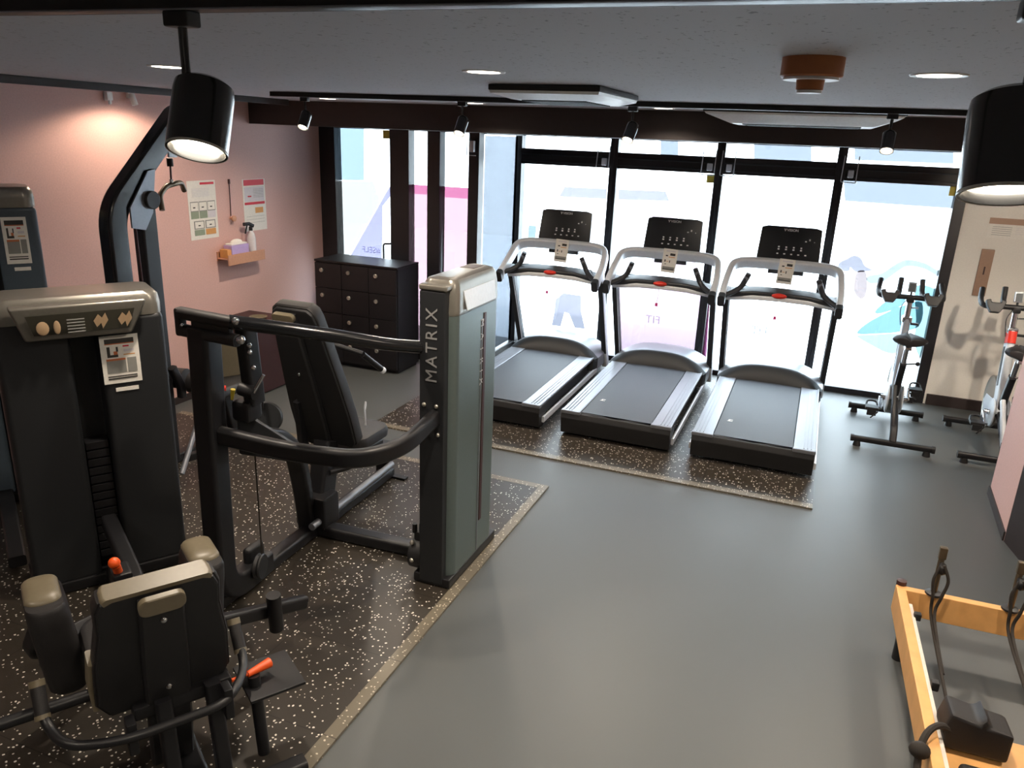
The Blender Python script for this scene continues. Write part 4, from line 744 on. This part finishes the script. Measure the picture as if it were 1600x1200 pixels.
MB().lathe([(0, -.015), (.075, -.015), (.08, 0), (.075, .015), (0, .015)], cpnt(-2.50, 3.0, .82), (.3, -.9, .2), 28).build('cam_disc', 'panel_charcoal', CP)
MB().cyl(cpnt(-2.51, 2.98, 1.0), cpnt(-2.51, 2.98, .86), .005, n=8).cyl(cpnt(-2.51, 2.98, .99), cpnt(-2.36, 2.66, .99), .01, n=8).build('cam_rod', 'black_metal', CP)
# rails to the tower
mb = MB(); mb.tube(spline([cpnt(-2.22, 2.46, 1.47), cpnt(-2.06, 2.62, 1.425), cpnt(-1.9, 2.80, 1.37), cpnt(-1.76, 2.97, 1.315), cpnt(-1.65, 3.14, 1.275)], 6), .031, 16); mb.build('upper_rail', 'black_gloss', CP)
mb = MB(); mb.sweep(fil([cpnt(-2.39, 2.5, .925), cpnt(-2.0, 2.55, .89), cpnt(-1.70, 2.62, .885), cpnt(-1.59, 2.80, .90), cpnt(-1.585, 3.1, .945)], .2, 8), rr(.055, .085, .022, 4)); mb.build('lower_rail', 'black_metal', CP)
mb = MB(); mb.sweep(fil([cpnt(-2.30, 2.60, .86), cpnt(-2.36, 2.85, .82), cpnt(-2.42, 3.1, .62), cpnt(-2.47, 3.22, .3), cpnt(-2.48, 3.26, .06)], .18, 7), rr(.07, .10, .02, 3), up=(1, 0, 0)); mb.build('curved_arm', 'black_metal', CP)
# seat
mb = MB(); mb.sweep([cpnt(-2.46, 3.33, .08), cpnt(-2.48, 3.48, .52)], rr(.11, .14, .02, 3), up=(0, 1, 0)); mb.box(cpnt(-2.46, 3.33, .16), (.2, .16, .2), .02); mb.tube(fil([cpnt(-2.42, 3.4, .36), cpnt(-2.36, 3.6, .34), cpnt(-2.38, 3.72, .46)], .08, 5), .018, 10); mb.build('seat_post', 'black_metal', CP)
mb = MB(); mb.ring_loft([[cpnt(-2.46+a*s, 3.68+b*s, z) for a, b in rr(.38, .36, .08, 5)] for s, z in ((.9, .46), (1, .475), (1.02, .51), (.97, .535), (.88, .542))]); mb.build('seat', 'upholstery', CP)
bo = cpnt(-2.50, 3.55, .46); la = R(18); bu = V(0, -math.sin(la), math.cos(la)); nb = V(0, -math.cos(la), -math.sin(la))
ol = backrest(None, .42, .29, .96)
ol = [(-.17, 0), (.17, 0), (.205, .07), (.205, .25), (.19, .45), (.165, .7), (.145, .88), (.13, .93), (.10, .955), (-.10, .955), (-.13, .93), (-.145, .88), (-.165, .7), (-.19, .45), (-.205, .25), (-.205, .07)]
mb = MB(); mb.ring_loft([[bp(x*s, .48+(h-.48)*s, d) for x, h in ol] for s, d in ((.92, -.055), (.985, -.045), (1, -.02), (1, .015), (.985, .022))]); bk = mb.build('backrest', 'upholstery', CP)
mb = MB(); mb.ring_loft([[bp(x*.96*s, .48+(h-.48)*.97*s, d) for x, h in ol] for s, d in ((1, .022), (.99, .034), (.95, .038))]); mb.build('backrest_shell', 'black_plastic', bk)
sp = [(-.07, .05), (.07, .05), (.075, .4), (.062, .92), (-.062, .92), (-.075, .4)]
mb = MB(); mb.ring_loft([[bp(x*s-.03, h, d) for x, h in sp] for s, d in ((1, .036), (1, .06), (.88, .07))]); sn = mb.build('backrest_spine', 'black_plastic', bk)
MB().ring_loft([[bp(x*s-.03, .905+h*s, d) for x, h in rr(.135, .05, .024, 5)] for s, d in ((1, .055), (1, .078), (.9, .082))]).build('spine_cap', 'tan_and_sheen', sn)['label'] = 'oval cap with lamp sheen in its colour'  # lamp sheen painted into the cap colour here too
for h in (.83, .55): MB().ball(bp(-.03, h, .071), .01, 10).build('bolt', 'chrome', sn)
mb = MB(); mb.sweep([bp(-.1, .35, .06), bp(-.12, .05, .10), bp(-.1, -.2, .04)], rr(.04, .06, .01, 2), up=(0, 1, 0)); mb.build('back_brace', 'black_metal', CP)
mb = MB(); mb.ring_loft([[cpnt(-2.40+a*.1+.02*math.cos(i*.8), 3.72+.02*i, .50+.055*i-.004*i*i+b) for a, b in rr(.12, .03, .012, 3)] for i in range(5)]); mb.build('side_guard', 'silver_light', CP)
MB().cyl(cpnt(-2.20, 3.70, .40), cpnt(-2.16, 3.72, .40), .016).build('adjuster_knob', 'orange', CP)['label'] = 'orange seat adjuster knob'
mb = MB(); mb.cyl(cpnt(-2.29, 3.58, 1.04), cpnt(-2.245, 3.70, .93), .017, n=14); mb.cyl(cpnt(-2.5, 3.52, 1.10), cpnt(-2.29, 3.58, 1.045), .015, n=12); hg = mb.build('press_handle', 'black_metal', CP); MB().ball(cpnt(-2.242, 3.71, .92), .021, 12).build('handle_end', 'silver_light', hg)
# ================================================================== REFORMER at the lower right
RF = thing('pilates_reformer', 'pale wooden reformer frame with posts and ropes at the lower right', 'pilates reformer', (.95, 2.4, 0), R(1.5))
def rp(x, y, z): return V(x-.95, y-2.4, z)
ztp, hgt = .30, .13
mb = MB(); mb.box(rp(.636, 2.45, ztp-hgt/2), (.042, 2.32, hgt), .005); lr = mb.build('side_rail', 'wood_pale', RF)
MB().box(rp(.668, 2.45, ztp-.045), (.026, 2.2, .03), .003).build('carriage_track', 'white_paper', lr)
mb = MB(); mb.box(rp(1.395, 2.45, ztp-hgt/2), (.042, 2.32, hgt), .005); mb.build('side_rail', 'wood_pale', RF)
MB().box(rp(1.015, 3.63, ztp-hgt/2), (.80, .042, hgt), .005).build('end_rail', 'wood_pale', RF)
for x in (.66, 1.37):
    for y in (3.5, 1.5): MB().cyl(rp(x, y, 0), rp(x, y, ztp-hgt), .025, n=14).build('foot', 'black_plastic', RF)
for x in (.772, 1.083):
    mb = MB(); mb.cyl(rp(x, 3.63, ztp), rp(x, 3.63, ztp+.225), .013, n=14); po = mb.build('riser_post', 'pole_brass', RF)
    MB().lathe([(.0, 0), (.036, 0), (.034, .008), (.02, .012), (.0, .012)], rp(x, 3.63, ztp), (0, 0, 1), 20).build('post_flange', 'black_metal', po)
    MB().box(rp(x, 3.63, ztp+.215), (.034, .03, .06), .006).build('post_head', 'pole_brass', po)
    MB().lathe([(0, -.012), (.025, -.012), (.03, 0), (.025, .012), (0, .012)], rp(x+.005, 3.60, ztp+.15), (1, 0, 0), 20).build('pulley', 'black_metal', po)
    MB().tube(spline([rp(x+.005, 3.60, ztp+.18), rp(x-.022, 3.585, ztp+.10), rp(x-.012, 3.58, ztp+.02), rp(x-.004, 3.55, ztp-.08), rp(x-.005, 3.2, ztp-.12), rp(x-.02, 2.9, ztp-.1)], 6), .007, 8).build('rope', 'rope', RF)
    MB().tube(spline([rp(x+.005, 3.575, ztp+.18), rp(x+.032, 3.565, ztp+.11), rp(x+.02, 3.56, ztp+.03), rp(x+.006, 3.54, ztp-.07), rp(x+.004, 3.2, ztp-.13)], 6), .007, 8).build('rope', 'rope', RF)
for q, sz in (((.69, 3.45, ztp-.03), (.03, .03, .035)), ((.695, 2.96, ztp-.03), (.03, .03, .04))): MB().box(rp(*q), sz, .006).build('stopper', 'black_plastic', RF)
MB().lathe([(0, 0), (.022, 0), (.022, .03), (0, .035)], rp(.64, 3.66, ztp-.01), (0, 0, 1), 16).build('corner_knob', 'maroon', RF)
mb = MB(); mb.box(rp(1.015, 2.34, ztp-.085), (.66, .90, .025), .006); cg = mb.build('carriage', 'wood_pale', RF)
MB().box(rp(1.015, 2.24, ztp-.05), (.60, .64, .045), .02, 3).build('carriage_pad', 'upholstery', cg)
for x in (.79, 1.24):
    mb = MB(); mb.prism([(-.10, 0), (.095, 0), (.10, .11), (.02, .12), (.01, .155), (-.01, .125), (-.10, .14), (-.12, .06)], rp(x, 2.775, ztp-.073), (.85, 0, 0), (0, .1, 1), .14, .015); mb.build('shoulder_rest', 'upholstery', cg)
mb = MB(); mb.tube(spline([rp(.72, 2.66, ztp+.0), rp(.66, 2.64, ztp+.03), rp(.61, 2.58, ztp+.03), rp(.585, 2.52, ztp-.02), rp(.585, 2.45, ztp-.1)], 6), .012, 8); mb.ball(rp(.585, 2.52, ztp-.0), (.035, .03, .03), 12); mb.build('foot_strap', 'rope', RF)
